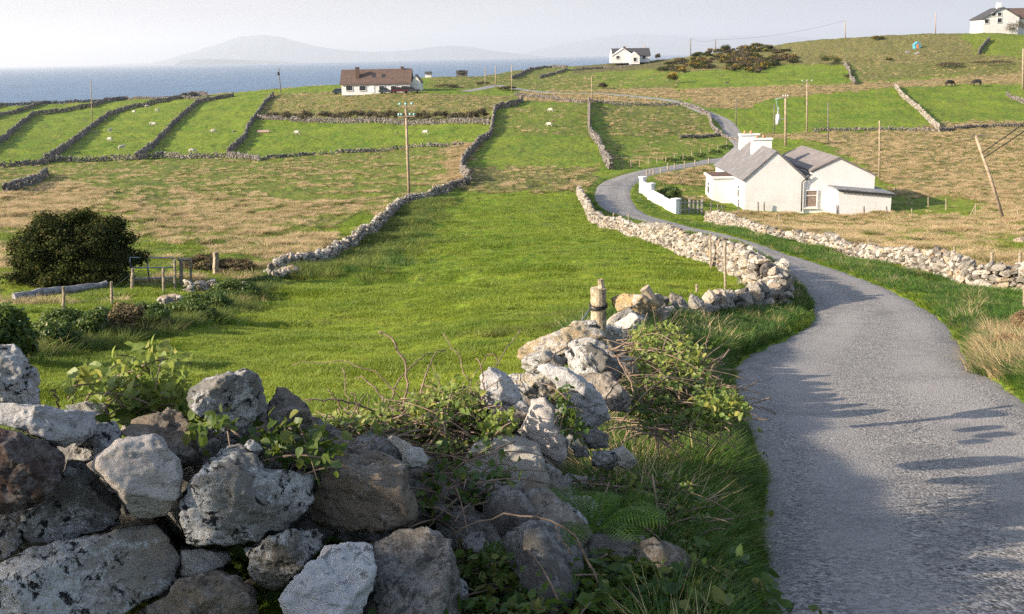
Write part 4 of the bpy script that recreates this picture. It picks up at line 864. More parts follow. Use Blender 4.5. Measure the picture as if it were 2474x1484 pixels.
def near_leaves(Cn, size, rs, nrm, spread=.5):
    N = len(Cn); a = rs.normal(size=(N, 3))*spread+nrm; a /= np.linalg.norm(a, axis=1)[:, None]
    t = rs.normal(size=(N, 3))+(0, 0, -.3); t -= a*(t*a).sum(1)[:, None]; t /= np.linalg.norm(t, axis=1)[:, None]; b = np.cross(a, t); s = (size*(.55+.8*rs.rand(N)))[:, None]
    pr = [(0, 0), (.18, .26), (.42, .36), (.66, .27), (.85, .12), (1, 0)]; V = []; cu = rs.uniform(-.05, .25, N)[:, None]
    for k, (l, w) in enumerate(pr): V.append(Cn+t*s*l-a*s*cu*l*l)
    for sg in (-1, 1):
        for l, w in pr[1:-1]: V.append(Cn+t*s*(l+rs.normal(size=(N, 1))*.02)+b*s*sg*w*(1+rs.normal(size=(N, 1))*.08)+a*s*(.16*w*2-cu*l*l))
    V = np.stack(V, 1); k = np.arange(N)[:, None]*14; F_ = []
    for off, fl in ((6, 0), (10, 1)):
        tri = [(0, 1, off)]+[x for i in range(3) for x in ((off+i, 1+i, 2+i), (off+i, 2+i, off+i+1))]+[(off+3, 4, 5)]
        F_.append(np.concatenate([k+np.array(x)[None] for x in tri]))
    return V.reshape(-1, 3), np.concatenate(F_)
def crown(c, R, nc, cr, nl, size, seed, low=.1, tone=(.2, .9), up=.35, asp=.62):
    rs = np.random.RandomState(seed); d = rs.normal(size=(nc, 3)); d[:, 2] = np.abs(d[:, 2])*1.0-low; d /= np.linalg.norm(d, axis=1)[:, None]
    rr = rs.uniform(.45, 1.0, nc)**.6; cc = np.asarray(c)+d*rr[:, None]*np.asarray(R)*(1-cr)*(1+.16*fbm(d[:, 0]*2+seed, d[:, 1]*2, d[:, 2]*2, 2, 1.0))[:, None]
    k = rs.randint(0, nc, nl); e = rs.normal(size=(nl, 3)); e /= np.linalg.norm(e, axis=1)[:, None]
    P = cc[k]+e*(rs.rand(nl)**.45)[:, None]*np.asarray(R)*cr*rs.uniform(.6, 1.25, nl)[:, None]
    out = e+np.array([0, 0, up]); V, Fc = leaves(P, np.full(nl, size), rs, out, spread=.9, asp=asp)
    tn = np.clip(rs.uniform(tone[0], tone[1], nc)[k]+rs.normal(size=nl)*.15, 0, 1); return V, Fc, np.repeat(tn, 4), cc
def L3(n, *a, **k): return leaf_mat(n, *a, **k)
M_gorse = L3('gorse_leaf', (.015, .024, .006), (.050, .062, .011), (.075, .058, .02), .12, .8, spec=.08)
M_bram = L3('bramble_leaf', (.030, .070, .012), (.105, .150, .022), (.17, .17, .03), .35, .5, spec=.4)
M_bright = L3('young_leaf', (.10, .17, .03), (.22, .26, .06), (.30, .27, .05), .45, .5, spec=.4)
M_brown = L3('withered_leaf', (.060, .045, .022), (.15, .115, .055), (.035, .045, .012), .15, .8)
M_heath = L3('dark_scrub_leaf', (.040, .032, .018), (.085, .065, .034), (.035, .045, .014), .1, .8)
M_brak = L3('dead_bracken', (.14, .10, .055), (.36, .26, .15), (.06, .08, .02), .25, .8)
M_flower = L3('gorse_flower', (.30, .17, .01), (.45, .28, .015), (.16, .12, .02), .2, .7)
M_twig = plain('bramble_stem', (.20, .145, .105), .8, .2, 20, .3, .004)
M_twigd = plain('woody_stem', (.10, .075, .055), .9, .2, 12, .4, .01)
def limbs(b, base, cc, rs, r0, n=7):
    for q in cc[rs.permutation(len(cc))[:n]]:
        m = (base+q)/2+rs.normal(size=3)*.12*np.linalg.norm(q-base); t = np.linspace(0, 1, 7)[:, None]
        b.tube((1-t)**2*base+2*t*(1-t)*m+t*t*q, np.linspace(r0, r0*.2, 7), 5)
def bush(name, label, cat, base, w, h, d=None, n=4000, leaf=.06, mat=None, seed=0, group=None, nc=26, cr=.34, flowers=0, low=.2, trunk=True, tone=(.1, .9), asp=.62, twigs=0):
    base = np.asarray(base, float); rs = np.random.RandomState(seed+5000); R = np.array([w/2, (d or w)/2, h*.62])
    o = empty(name, base, label, cat, group); V, Fc, tn, cc = crown(base+(0, 0, h*.38), R, nc, cr, n, leaf, seed, low, tone, asp=asp)
    V[:, 2] = np.maximum(V[:, 2], base[2]-.15); nF = len(Fc); mi = None
    if flowers:
        k = rs.randint(0, len(cc), flowers); e = rs.normal(size=(flowers, 3)); e[:, 2] = np.abs(e[:, 2]); e /= np.linalg.norm(e, axis=1)[:, None]
        V2, F2 = leaves(cc[k]+e*R*cr*1.12, np.full(flowers, leaf*.8), rs); Fc = np.concatenate([Fc, F2+len(V)]); V = np.concatenate([V, V2]); tn = np.concatenate([tn, np.repeat(rs.rand(flowers), 4)]); mi = np.r_[np.zeros(nF), np.ones(len(F2))]
    mk('foliage', V, Fc, [mat or M_gorse, M_flower] if flowers else (mat or M_gorse), o, False, mi=mi, attrs={'tone': tn}, loc=base)
    if trunk:
        b = MB(); limbs(b, base-(0, 0, .1), cc, rs, max(.012, w*.018), 9)
        for q in range(twigs):
            k = base+(0, 0, .05)+rs.normal(size=3)*(w*.22, w*.22, .02); d = rs.normal(size=3)*(.4, .4, .15)+(0, 0, .8); t = np.linspace(0, 1, 6)[:, None]; b.tube(k+d*t*h*rs.uniform(.5, 1.0)+rs.normal(size=3)*.25*h*t*t-np.array([0, 0, .35*h])*t*t, np.linspace(.006, .002, 6), 4)
        b.build('stem', M_twig if twigs else M_twigd, o, True, loc=base)
    return o
def bush_px(name, label, cat, u, vb, vt, wpx, **k):
    b = px(u, vb); Y = b[1]; top = at(u, vt if 'thicket' in label else vt, Y+wpx*Y/F*.2)[2]; return bush(name, label, cat, b, wpx*Y/F, max(.3, top-b[2]), **k)
bb = px(172, 696)
bush('gorse_bush', 'huge dark rounded gorse bush standing at the left beside the log and the metal gate', 'bush', bb+(-.15, .9, -.1), 3.75, 2.15, 3.4, n=80000, leaf=.075, nc=150, cr=.18, seed=3, low=.6, tone=(0, .8))
bush('gorse_bush', 'low dark skirt of scrub at the foot of the huge gorse bush, by the log', 'bush', px(150, 702)+(0, .5, -.1), 3.6, .9, 1.6, n=9000, leaf=.07, nc=40, cr=.25, seed=4, tone=(0, .6))
bush_px('scrub_bush', 'dark shrub at the left edge just behind the foreground wall', 'bush', 10, 885, 716, 185, n=16000, leaf=.055, mat=M_bram, nc=60, cr=.24, seed=5, tone=(0, .55))
HB = 'brambles grown over the old field wall at the left'
for k, (u, vb, vt, w, m, lab) in enumerate([
  (105, 848, 752, 130, M_bram, 'bramble thicket next to the dark shrub at the left edge, below the nearest fence post'),
  (185, 826, 716, 135, M_bram, 'bramble thicket between the two nearest fence posts, facing the green field'),
  (262, 812, 700, 130, M_brown, 'brownish withered bramble thicket right of the second fence post'),
  (335, 800, 722, 120, M_bram, 'low bramble thicket left of the little pile of white stones'),
  (440, 782, 722, 130, M_bram, 'dark bramble thicket just right of the little pile of white stones'),
  (505, 748, 690, 120, M_bram, 'bramble thicket under the gate side posts'),
  (565, 716, 664, 110, M_bram, 'bramble thicket at the foot of the tall square strainer post'),
  (625, 694, 662, 90, M_bram, 'small bramble clump where the rough grey wall begins'),
  (495, 652, 604, 80, M_brown, 'reddish brown bush just behind the tall square strainer post'),
  (560, 655, 622, 90, M_brown, 'low brown scrub right of the tall square strainer post')]):
    bush_px('bramble_bush', lab, 'bush', u, vb, vt, w*1.5, n=11000, leaf=.05, mat=m, nc=40, cr=.26, seed=20+k, group=HB, low=.8, tone=(0, .45) if m is M_bram else (.1, .9))
# rank tufts knitting the bramble bank together
_q = np.array([(60,862),(130,848),(200,830),(280,812),(360,798),(440,782),(510,748),(570,716),(640,692)], float); _w = hit(_q[:, 0], _q[:, 1]); _w, _ = walk(_w, n=1500); rs = np.random.RandomState(19); _o = rs.normal(size=(1500, 2))*(.35, .75); _x, _y = _w[:, 0]+_o[:, 0], _w[:, 1]+_o[:, 1]-.2
scatter('bank_grass', np.stack([_x, _y, gz(_x, _y)], 1), rs.uniform(0, 6.28, 1500), .3+.6*rs.rand(1500), rs.rand(1500)*.5, np.where(rs.rand(1500) < .05, 2, rs.randint(0, 2, 1500)), [tuft('bank', 50, .2, .42, .013, .9, M_rush, 401, 3), tuft('bank', 50, .2, .36, .012, .9, M_vgrass, 402, 3), tuft('bank', 40, .2, .42, .011, 1.1, M_dry, 403, 3)])
for k, (u, w) in enumerate([(660, 40), (700, 60), (738, 45), (785, 50), (828, 60), (862, 45), (905, 55), (945, 50), (985, 50), (1022, 45), (1062, 45), (1105, 50), (1140, 40), (1162, 35)]):
    bush_px('scrub_bush', 'dark leafless looking scrub bush in the row below the long bungalow', 'bush', u, 291+((k*7) % 5)-abs(k-7)*.3, 266-((k*11) % 8), w*1.2, n=1300, leaf=.22, mat=M_heath, nc=16, cr=.34, seed=50+k, group='row of dark scrub below the long bungalow', trunk=False)
rs = np.random.RandomState(42); ng = 0
for k in range(400):
    u, v = rs.uniform(1585, 1935), rs.uniform(112, 182)
    if not pip(np.array([u]), np.array([v]), [(1590,160),(1640,148),(1700,127),(1760,118),(1860,112),(1900,122),(1925,150),(1890,165),(1830,178),(1740,172),(1690,168),(1640,178),(1600,176)])[0] or rs.rand() > .75: continue
    ng += 1; w = rs.uniform(18, 38)
    bush_px('gorse_bush', 'brown and yellow gorse bush in the dense patch on the hillside above the green strip', 'bush', u, v, v-w*.42, w, n=500, leaf=.35, mat=M_gorse if rs.rand() < .6 else M_heath, nc=10, cr=.4, seed=100+k, group='gorse patch on the hillside', trunk=False, flowers=0 if rs.rand() < .6 else 55)
for u, v, vt, w, fl, lab in [(1622, 202, 172, 38, 420, 'bright yellow flowering gorse bush alone by the wall end at the foot of the hill'), (2003, 158, 127, 66, 40, 'dark brown gorse clump at the top end of the green strip'),
   (1680, 164, 148, 50, 260, 'yellow flowering gorse along the upper hedge, right of the small white house'), (1500, 150, 141, 60, 0, 'low dark bushes in front of the small white house'), (1588, 139, 127, 18, 0, 'small round green bush right of the small white house'),
   (2290, 162, 148, 90, 0, 'long dark patch of scrub on the slope, the one nearer the gorse hill'), (2390, 157, 144, 130, 0, 'long dark patch of scrub on the slope towards the right edge'), (2455, 66, 44, 75, 0, 'dark clipped bush against the white gable of the top house'),
   (2120, 97, 85, 44, 160, 'yellow gorse on the skyline beside the thin skyline pole'), (2050, 188, 178, 30, 0, 'little dark bush by the wall stub above the tan strip'), (1455, 215, 198, 30, 0, 'dark bush at the foot of the pole on the upper lane'), (1115, 178, 168, 30, 0, 'dark heap of scrub on the brow right of the bungalow'),
   (1080, 212, 202, 70, 0, 'low hedge on the bungalow side of the lane'), (1165, 206, 196, 40, 0, 'hedge bush where the far lane meets the brow'), (1225, 218, 205, 60, 0, 'dark bank of scrub under the brow beside the far lane'),
   (2147, 148, 140, 22, 30, 'single small gorse bush with orange flowers on the tan slope')]:
    bush_px('gorse_bush' if fl else 'scrub_bush', lab, 'bush', u, v, vt, w, n=1500, leaf=.26, mat=M_gorse if fl else M_heath, nc=18, cr=.34, seed=int(u), trunk=False, flowers=fl)
bush_px('garden_shrub', 'round green shrub with coppery tips behind the white garden wall', 'bush', 1617, 488, 446, 74, n=7000, leaf=.10, mat=M_bram, nc=40, cr=.28, seed=9, tone=(.1, .8))
# hedge bank behind the upper lane
for k, (u, v) in enumerate([(1655, 388), (1690, 382), (1725, 373), (1752, 362), (1620, 394)]):
    bush_px('hedge_bush', 'low dark hedge on the bank behind the lane, left of the cottage', 'bush', u, v, v-14, 48, n=1600, leaf=.14, mat=M_bram, nc=16, cr=.35, seed=200+k, group='hedge behind the upper lane', tone=(0, .5), trunk=False)
for k, (u, v, w, h) in enumerate([(2432, 860, 80, 60), (2478, 815, 80, 70), (2560, 880, 120, 90)]):
    bush_px('bracken_clump', ['dead brown bracken and bramble clump on the right verge, the lower left one', 'dead brown bracken clump around the fence post at the right edge', 'dead bracken clump at the far right verge'][k], 'bush', u, v, v-h, w, n=16000, leaf=.12, mat=M_brak, nc=60, cr=.22, seed=220+k, asp=.12, twigs=70)

# added thorn tree, out of view at the left, shaped to shade wall and lane
tb = np.array([-8.6, -2.1, float(bz(-8.6, -2.1))-.0]); tr = empty('added_shade_tree', tb, 'added hawthorn tree out of view at the left, shading wall and lane', 'tree')
V, Fc, tn, cc = crown(tb+(0, -.1, 4.1), (3.6, 3.0, 4.3), 210, .2, 72000, .11, 61, .9); mk('crown', V, Fc, M_gorse, tr, False, attrs={'tone': tn}, loc=tb)
b = MB(); b.tube(np.array([tb-(0, 0, .2), tb+(.1, .1, 1.0), tb+(-.1, 0, 2.2), tb+(.1, .2, 3.6)]), [.28, .22, .17, .07], 10); limbs(b, tb+(0, 0, 1.5), cc, np.random.RandomState(5), .09, 24); b.build('trunk', M_twigd, tr, True, loc=tb)
for k, (x_, y_, r_) in enumerate([(-5.2, -1.6, 1.6), (-9.5, -.9, 1.7)]):  # unseen bushes, added to widen the shade of the tree
    b_ = np.array([x_, y_, float(bz(x_, y_))]); bush('added_shade_bush', ['added leafy bush right of the unseen shade tree trunk', 'added leafy bush left of the unseen shade tree trunk'][k], 'bush', b_, r_*1.7, 3.0+.3*k, n=14000, leaf=.09, mat=M_gorse, nc=60, cr=.25, seed=230+k, low=.6)

# ---------------------------------------------------------------- brambles on the foreground wall
def stem3(conv, pts, Y0, Y1):
    uv = np.array([conv(*p) for p in pts]); uv = resample(uv, 14); 
    for _ in range(2): uv[1:-1] = uv[1:-1]*.5+(uv[:-2]+uv[2:])*.25
    return at(uv[:, 0], uv[:, 1], np.linspace(Y0, Y1, 14))
ST = [  # label, map, path, near/far distance, radius m
 ('tall pale bare bramble stem bent like a hook, the tallest above the wall', Mq, [(375,243),(430,288),(478,350),(506,420),(500,480),(485,548),(480,600)], 3.9, 3.7, .0075),
 ('thin bramble stem leaning left above the leafy part of the wall', Mq, [(655,258),(700,320),(738,400),(770,490),(790,560)], 4.0, 3.8, .004),
 ('long thin arching bramble runner crossing the green field view', Mq, [(0,398),(100,384),(200,380),(300,402),(380,440),(430,480),(470,540)], 3.9, 3.8, .0035),
 ('dark horizontal bramble runner low over the wall, right of the slate slab', Mq, [(50,550),(150,546),(250,555),(350,592),(390,620)], 3.5, 3.6, .0055),
 ('short curled bramble stem left of the tall hooked one', Mq, [(270,450),(300,449),(335,472),(380,520),(398,575)], 3.7, 3.6, .005),
 ('pale bramble stem curving left with a hooked tip, right of the tall one', Mq, [(668,326),(640,330),(612,360),(590,410),(565,490),(560,540)], 3.9, 3.7, .0055),
 ('straight thin stem slanting right towards the hollow rock', Mq, [(1000,238),(940,322),(890,392),(860,440)], 4.6, 4.2, .004),
 ('upright thin dead stem in front of the white rock', Mq, [(800,370),(825,400),(832,470),(832,585)], 3.6, 3.6, .005),
 ('low arch of pale stem among the leaves', Mq, [(495,662),(555,627),(615,611),(650,640),(662,700),(657,800),(655,830)], 3.4, 3.3, .006),
 ('long bramble runner arching over the ferns at the foot of the wall', Mq, [(690,1140),(740,1100),(790,1068),(880,1050),(1050,1046),(1130,1072),(1240,1130),(1290,1260),(1330,1375)], 2.7, 2.6, .005),
 ('short side shoot hanging from the long runner above the ferns', Mq, [(1158,1100),(1180,1170),(1222,1216)], 2.62, 2.6, .004),
 ('grey dry stem hanging down the right face of the wall', Mq, [(1360,325),(1410,352),(1440,400),(1470,460),(1492,535)], 4.4, 4.2, .006),
 ('stem reaching up in front of the hollow rock', Mq, [(905,545),(1000,460),(1090,400),(1150,345),(1195,320)], 4.2, 4.6, .005),
 ('short stem sloping left of the hanging grey stem', Mq, [(1480,415),(1430,462),(1390,500),(1355,560)], 4.2, 4.1, .004),
 ('short bare stick pointing up left of the white shoots', Mq, [(155,500),(185,540),(215,588)], 3.6, 3.6, .005),
 ('thin upright stick between the shoots', Mq, [(222,412),(232,480),(244,600)], 3.7, 3.6, .004),
 ('pale stick rising out of the leaves at the left', Mq, [(248,510),(275,550),(290,600),(290,655)], 3.5, 3.5, .005),
 ('reddish stem bowing right above the leaves', Mq, [(820,420),(835,370),(860,345),(885,350),(895,385)], 4.0, 4.0, .004),
 ('curved stem joining the tall hooked stem from the right', Mq, [(605,350),(565,358),(530,388),(490,430),(440,505),(420,570)], 3.9, 3.7, .0045),
 ('short pale crooked twig beside the top left rock', Lq, [(258,318),(288,325),(300,360),(308,405),(315,430)], 2.9, 2.9, .005),
 ('thin upright twig with a leaf at the left', Lq, [(398,250),(396,310),(385,388)], 2.95, 2.9, .0025),
 ('long twig arching right over the lane side bush', lambda X, Y_: (1325+X/3.533, 653.6+Y_/3.533), [(980,1270),(1060,1190),(1190,1110),(1260,1020),(1320,930),(1480,720),(1535,685)], 4.6, 4.9, .006),
 ('upper of the twigs fanning right out of the bush', lambda X, Y_: (1325+X/3.533, 653.6+Y_/3.533), [(1180,1110),(1270,1000),(1330,860),(1420,760),(1500,705)], 4.7, 5.0, .005),
 ('twig fanning right out of the bush, just under the upper one', lambda X, Y_: (1325+X/3.533, 653.6+Y_/3.533), [(1250,960),(1330,900),(1420,830),(1500,790)], 4.7, 5.0, .004),
 ('lowest twig fanning right out of the bush', lambda X, Y_: (1325+X/3.533, 653.6+Y_/3.533), [(1240,1040),(1350,960),(1430,910),(1475,885)], 4.7, 4.9, .004),
 ('twig reaching over the edge of the lane', lambda X, Y_: (1325+X/3.533, 653.6+Y_/3.533), [(1480,1045),(1600,1040),(1700,990),(1780,945)], 4.6, 4.8, .005),
 ('reddish twig forking out over the lane, the upper prong', lambda X, Y_: (1325+X/3.533, 653.6+Y_/3.533), [(1500,1165),(1640,1150),(1750,1135),(1900,1098)], 4.3, 4.4, .005),
 ('reddish twig forking out over the lane, the lower prong', lambda X, Y_: (1325+X/3.533, 653.6+Y_/3.533), [(1640,1150),(1760,1160),(1860,1190),(1940,1225)], 4.3, 4.4, .0045),
 ('grey stem leaning in the gap beside the mottled rock', lambda X, Y_: (1325+X/3.533, 653.6+Y_/3.533), [(640,820),(700,900),(750,980),(790,1100),(820,1220)], 4.4, 4.3, .006),
 ('thin upright stem in the middle of the lane side bush', lambda X, Y_: (1325+X/3.533, 653.6+Y_/3.533), [(955,850),(962,950),(960,1090)], 4.6, 4.5, .005),
 ('upright twig right of the leaning stake', lambda X, Y_: (1325+X/3.533, 653.6+Y_/3.533), [(1370,540),(1350,620),(1320,700),(1310,800)], 5.2, 5.0, .005)]
rs = np.random.RandomState(8)
for lab, cv, pts, Y0, Y1, r_ in ST:
    P = stem3(cv, pts, Y0, Y1); P = P+.004*rs.normal(size=P.shape); o = empty('bramble', P[-1], lab, 'bramble', 'bare bramble stems on the foreground wall')
    b = MB(); b.tube(P, np.linspace(r_*.45, r_*.75, len(P)), 6); 
    for q in range(10):
        k = rs.randint(1, 13); d = rs.normal(size=3); d /= np.linalg.norm(d); b.tube(np.array([P[k], P[k]+d*r_*2.6]), [r_*.45, r_*.1], 4)
    b.build('cane', M_twig, o, True, loc=P[-1])
def bramble(label, conv, poly, Y0, Y1, n, leaf, mat, seed, twigs=40, up=.6, tone=(.1, .9), name='bramble_bush', tl=.35, thick=.12, cat='bramble'):
    """leafy bramble filling an area of the wall: leaves in threes on arching twigs"""
    rs = np.random.RandomState(seed); uv = np.array([conv(*p) for p in poly]); lo, hi = uv.min(0), uv.max(0); C_, T_ = [], []
    pts = []
    while len(pts) < n:
        q = rs.uniform(lo, hi)
        if pip(q[:1], q[1:], uv)[0]: pts.append(q)
    pts = np.array(pts); f = (pts[:, 1]-lo[1])/(hi[1]-lo[1]); Yd = Y0*(1-f)+Y1*f+rs.normal(size=n)*thick*.5; P = at(pts[:, 0], pts[:, 1], Yd)
    cl_ = fbm(P[:, 0], P[:, 1], P[:, 2], 2, 7.0); keep = cl_ > -.35; P = P[keep]; n = len(P); cl_ = cl_[keep]
    base = P.mean(0); base[2] = P[:, 2].min(); o = empty(name, base, label, cat, 'brambles growing on the foreground wall')
    v3 = np.repeat(P, 3, 0)+rs.normal(size=(3*n, 3))*leaf*.62; nm = np.repeat(rs.normal(size=(n, 3))*.5+(-.25, -.3, up), 3, 0)
    V, Fc = near_leaves(v3, np.full(3*n, leaf*1.15), rs, nm); tn = np.repeat(np.clip(np.repeat(rs.uniform(tone[0], tone[1], n)+.3*cl_, 3)+rs.normal(size=3*n)*.08, 0, 1), 14)
    mk('foliage', V, Fc, mat, o, False, attrs={'tone': tn}, loc=base); b = MB()
    for q in range(twigs):
        k = P[rs.randint(n)]; d = rs.normal(size=3)*(1, .8, .35)+(0, 0, .45); d = d/np.linalg.norm(d)*tl*rs.uniform(.5, 1.2); t = np.linspace(0, 1, 8)[:, None]
        b.tube(k-d*.4+d*t+np.array([0, 0, -.35*tl])*t*t, np.linspace(.0035, .0015, 8), 5)
    b.build('stem', M_twig, o, True, loc=base); return o
bramble('sunlit bramble sprig with large pale leaves above the grey stones at the left', Lq, [(360,255),(520,215),(700,150),(800,95),(890,110),(960,230),(980,380),(930,400),(800,420),(640,350),(520,360),(430,300)], 3.05, 2.95, 150, .035, M_bright, 1, 16, .5, tl=.25)
bramble('few red tinged leaves at the foot of the sunlit bramble sprig', Lq, [(600,380),(760,380),(960,400),(1000,470),(860,480),(640,470)], 2.98, 2.9, 35, .04, M_bram, 11, 14, tl=.2)
bramble('green leaves hanging in front of the round mottled boulder', Lq, [(980,470),(1100,400),(1230,440),(1180,520),(1090,560),(1010,560)], 2.72, 2.62, 26, .032, M_bram, 2, 5, .3, tl=.15)
bramble('dark green leaves over the slate slab and the small white stone', Lq, [(1340,530),(1480,480),(1600,520),(1740,560),(1760,690),(1640,710),(1500,690),(1380,640)], 2.75, 2.62, 75, .032, M_bram, 3, 12, .3, tl=.25)
bramble('dense sunlit bramble with many dry stems in the dip of the wall', Mq, [(90,640),(260,610),(420,610),(560,570),(700,520),(800,500),(830,600),(880,680),(850,760),(700,800),(580,840),(400,700),(200,740),(110,690)], 3.9, 3.35, 620, .023, M_bram, 4, 330, .7, (.2, 1.0), tl=.4, thick=.3)
bramble('tips of bramble leaves along the sunny crest of the dip', Mq, [(120,640),(300,590),(420,590),(560,520),(700,460),(810,480),(820,600),(650,640),(300,680)], 3.8, 3.5, 220, .024, M_bright, 5, 60, .7, tl=.35, thick=.25)
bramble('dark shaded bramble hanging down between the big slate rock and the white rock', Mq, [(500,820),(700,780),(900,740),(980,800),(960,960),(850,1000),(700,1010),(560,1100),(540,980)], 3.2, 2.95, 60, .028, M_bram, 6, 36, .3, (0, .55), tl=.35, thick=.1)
bramble('leaves round the cream rock in the middle of the wall', Mq, [(820,600),(960,590),(990,680),(900,700),(830,690)], 3.45, 3.4, 50, .024, M_bright, 7, 8, .5, tl=.15)
bramble('leaves in the cleft between the white slab and the cream rock', Mq, [(1150,490),(1210,480),(1230,560),(1250,690),(1200,720),(1160,610)], 3.6, 3.5, 60, .024, M_bram, 8, 8, .4, (0, .6), tl=.15)
Rq = lambda X, Y_: (1325+X/3.533, 653.6+Y_/3.533)
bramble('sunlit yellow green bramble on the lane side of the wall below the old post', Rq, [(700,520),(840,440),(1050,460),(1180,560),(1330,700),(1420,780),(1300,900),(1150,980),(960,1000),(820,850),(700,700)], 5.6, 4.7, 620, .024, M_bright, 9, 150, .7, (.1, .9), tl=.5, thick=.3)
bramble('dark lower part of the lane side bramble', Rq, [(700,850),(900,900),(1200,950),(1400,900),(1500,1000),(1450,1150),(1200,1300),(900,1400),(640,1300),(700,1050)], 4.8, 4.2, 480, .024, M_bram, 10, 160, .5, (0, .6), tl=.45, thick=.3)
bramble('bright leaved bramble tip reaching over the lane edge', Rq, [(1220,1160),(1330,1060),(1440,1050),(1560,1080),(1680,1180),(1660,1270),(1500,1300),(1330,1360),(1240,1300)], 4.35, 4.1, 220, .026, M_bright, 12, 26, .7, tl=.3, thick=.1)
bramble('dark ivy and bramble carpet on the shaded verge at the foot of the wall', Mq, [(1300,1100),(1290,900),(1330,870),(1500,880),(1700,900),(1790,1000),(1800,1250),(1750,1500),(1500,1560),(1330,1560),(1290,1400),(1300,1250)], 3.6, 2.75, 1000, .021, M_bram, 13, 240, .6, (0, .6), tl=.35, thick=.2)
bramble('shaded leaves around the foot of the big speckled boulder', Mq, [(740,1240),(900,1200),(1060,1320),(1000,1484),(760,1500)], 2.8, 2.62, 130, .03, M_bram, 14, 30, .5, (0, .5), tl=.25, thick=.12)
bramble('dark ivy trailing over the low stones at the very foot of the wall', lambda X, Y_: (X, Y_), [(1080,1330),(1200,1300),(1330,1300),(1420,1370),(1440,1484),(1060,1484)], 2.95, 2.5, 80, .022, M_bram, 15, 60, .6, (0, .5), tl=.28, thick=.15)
# ferns
M_fern = L3('fern_frond', (.06, .14, .012), (.14, .25, .03), (.16, .20, .04), .45)
def fern(label, u, v, Yd, n, L_, seed):
    rs = np.random.RandomState(seed); O = at(u, v, Yd); Yd = float(Yd)
    while O[2] < bz(O[0], O[1])+.12: Yd *= .985; O = at(u, v, Yd)
    o = empty('fern', O, label, 'fern', 'ferns at the foot of the wall')
    for k in range(n):
        az = rs.uniform(0, 6.28); d = np.array([math.cos(az), math.sin(az), 0]); t = np.linspace(0, 1, 26); l = L_*rs.uniform(.7, 1.15)
        P = O+d*(l*t**1.2*.75)[:, None]+np.array([0, 0, 1])*(l*(t*.95-.62*t**2.2))[:, None]; T = np.gradient(P, axis=0); T /= np.linalg.norm(T, axis=1)[:, None]
        b = MB(); b.tube(P, np.linspace(.003, .001, 26), 4); sd_ = np.cross(T, [0, 0, 1]); sd_ /= np.linalg.norm(sd_, axis=1)[:, None]; N_ = np.cross(sd_, T)
        for i_ in range(3, 26):
            w = l*.25*math.sin(math.pi*min(1, (1-t[i_])**.75+.03))*1.0
            for s in (-1, 1):
                tip = P[i_]+s*sd_[i_]*w+T[i_]*w*.35-N_[i_]*w*.12; m = (P[i_]+tip)/2; h_ = T[i_]*l*.006
                zig = [P[i_]]; 
                b.add(np.array([P[i_]-h_*.6, m-h_*1.1, tip, m+h_*1.1, P[i_]+h_*.6]), np.array([[0, 1, 2, 3, 4]]), rs.rand())
                for f in (.25, .45, .65, .82):
                    c_ = P[i_]*(1-f)+tip*f
                    for s2 in (-1, 1): b.add(np.array([c_-(tip-P[i_])*.07, c_+T[i_]*s2*l*.022*(1.1-f)+(tip-P[i_])*.03, c_+(tip-P[i_])*.07]), np.array([[0, 1, 2]]), rs.rand())
        b.build('frond', M_fern, o, False, 'tone', loc=O)
fern('bright green fern under the long arching runner', 1420, 1310, 3.0, 13, .36, 1)
fern('fern at the bottom edge left of the bigger fern', 1280, 1420, 2.7, 7, .22, 2)
fern('fern close to the lane edge in the shade', 1500, 1290, 3.2, 7, .24, 3)
# ---------------------------------------------------------------- timber posts, poles, wires
M_post = plain('weathered_timber', (.27, .225, .165), .9, .22, 14, .5, .01)
M_pole = plain('pole_timber', (.30, .235, .17), .85, .15, 3, .3, .01)
M_poled = plain('pole_timber_dark', (.15, .13, .115), .85, .15, 3, .3, .01)
M_metal = plain('galvanised_steel', (.26, .28, .30), .5, .1, 5, .1, .002, .6)
M_cyan = plain('glass_insulator', (.25, .48, .50), .3, .05, 5, .05, .002)
M_black = plain('black_plastic', (.02, .02, .022), .5, .1, 8, .1, .003)
M_tx = plain('transformer_grey', (.55, .58, .62), .5, .06, 3, .1, .005)
def post_at(base, h, w, label, group, lean=(0, 0), mat=None, round_=True, name='fence_post', seed=0, cat='post'):
    rs = np.random.RandomState(seed); base = np.asarray(base, float); t = np.linspace(-.12, 1, 6); top = np.array([lean[0], lean[1], h])
    P = base+t[:, None]*top+rs.normal(size=(6, 3))*w*.05*np.array([1, 1, 0]); b = MB()
    if round_: b.tube(P, w/2*(1+.08*rs.normal(size=6)), 9)
    else: b.tube(P, w*.62*np.ones(6), 4)
    o = b.build(name, mat or M_post, None, False, loc=base); tag(o, label, cat, group); return o
def post_px(u, vb, vt, wpx, label, group, lean=0, **k):
    b = px(u, vb); Y = b[1]; top = at(u+lean, vt, Y); w = wpx*Y/F; return post_at(b, max(.25, top[2]-b[2]), w, label, group, (top[0]-b[0], 0), seed=int(u+vb), **k), b, top
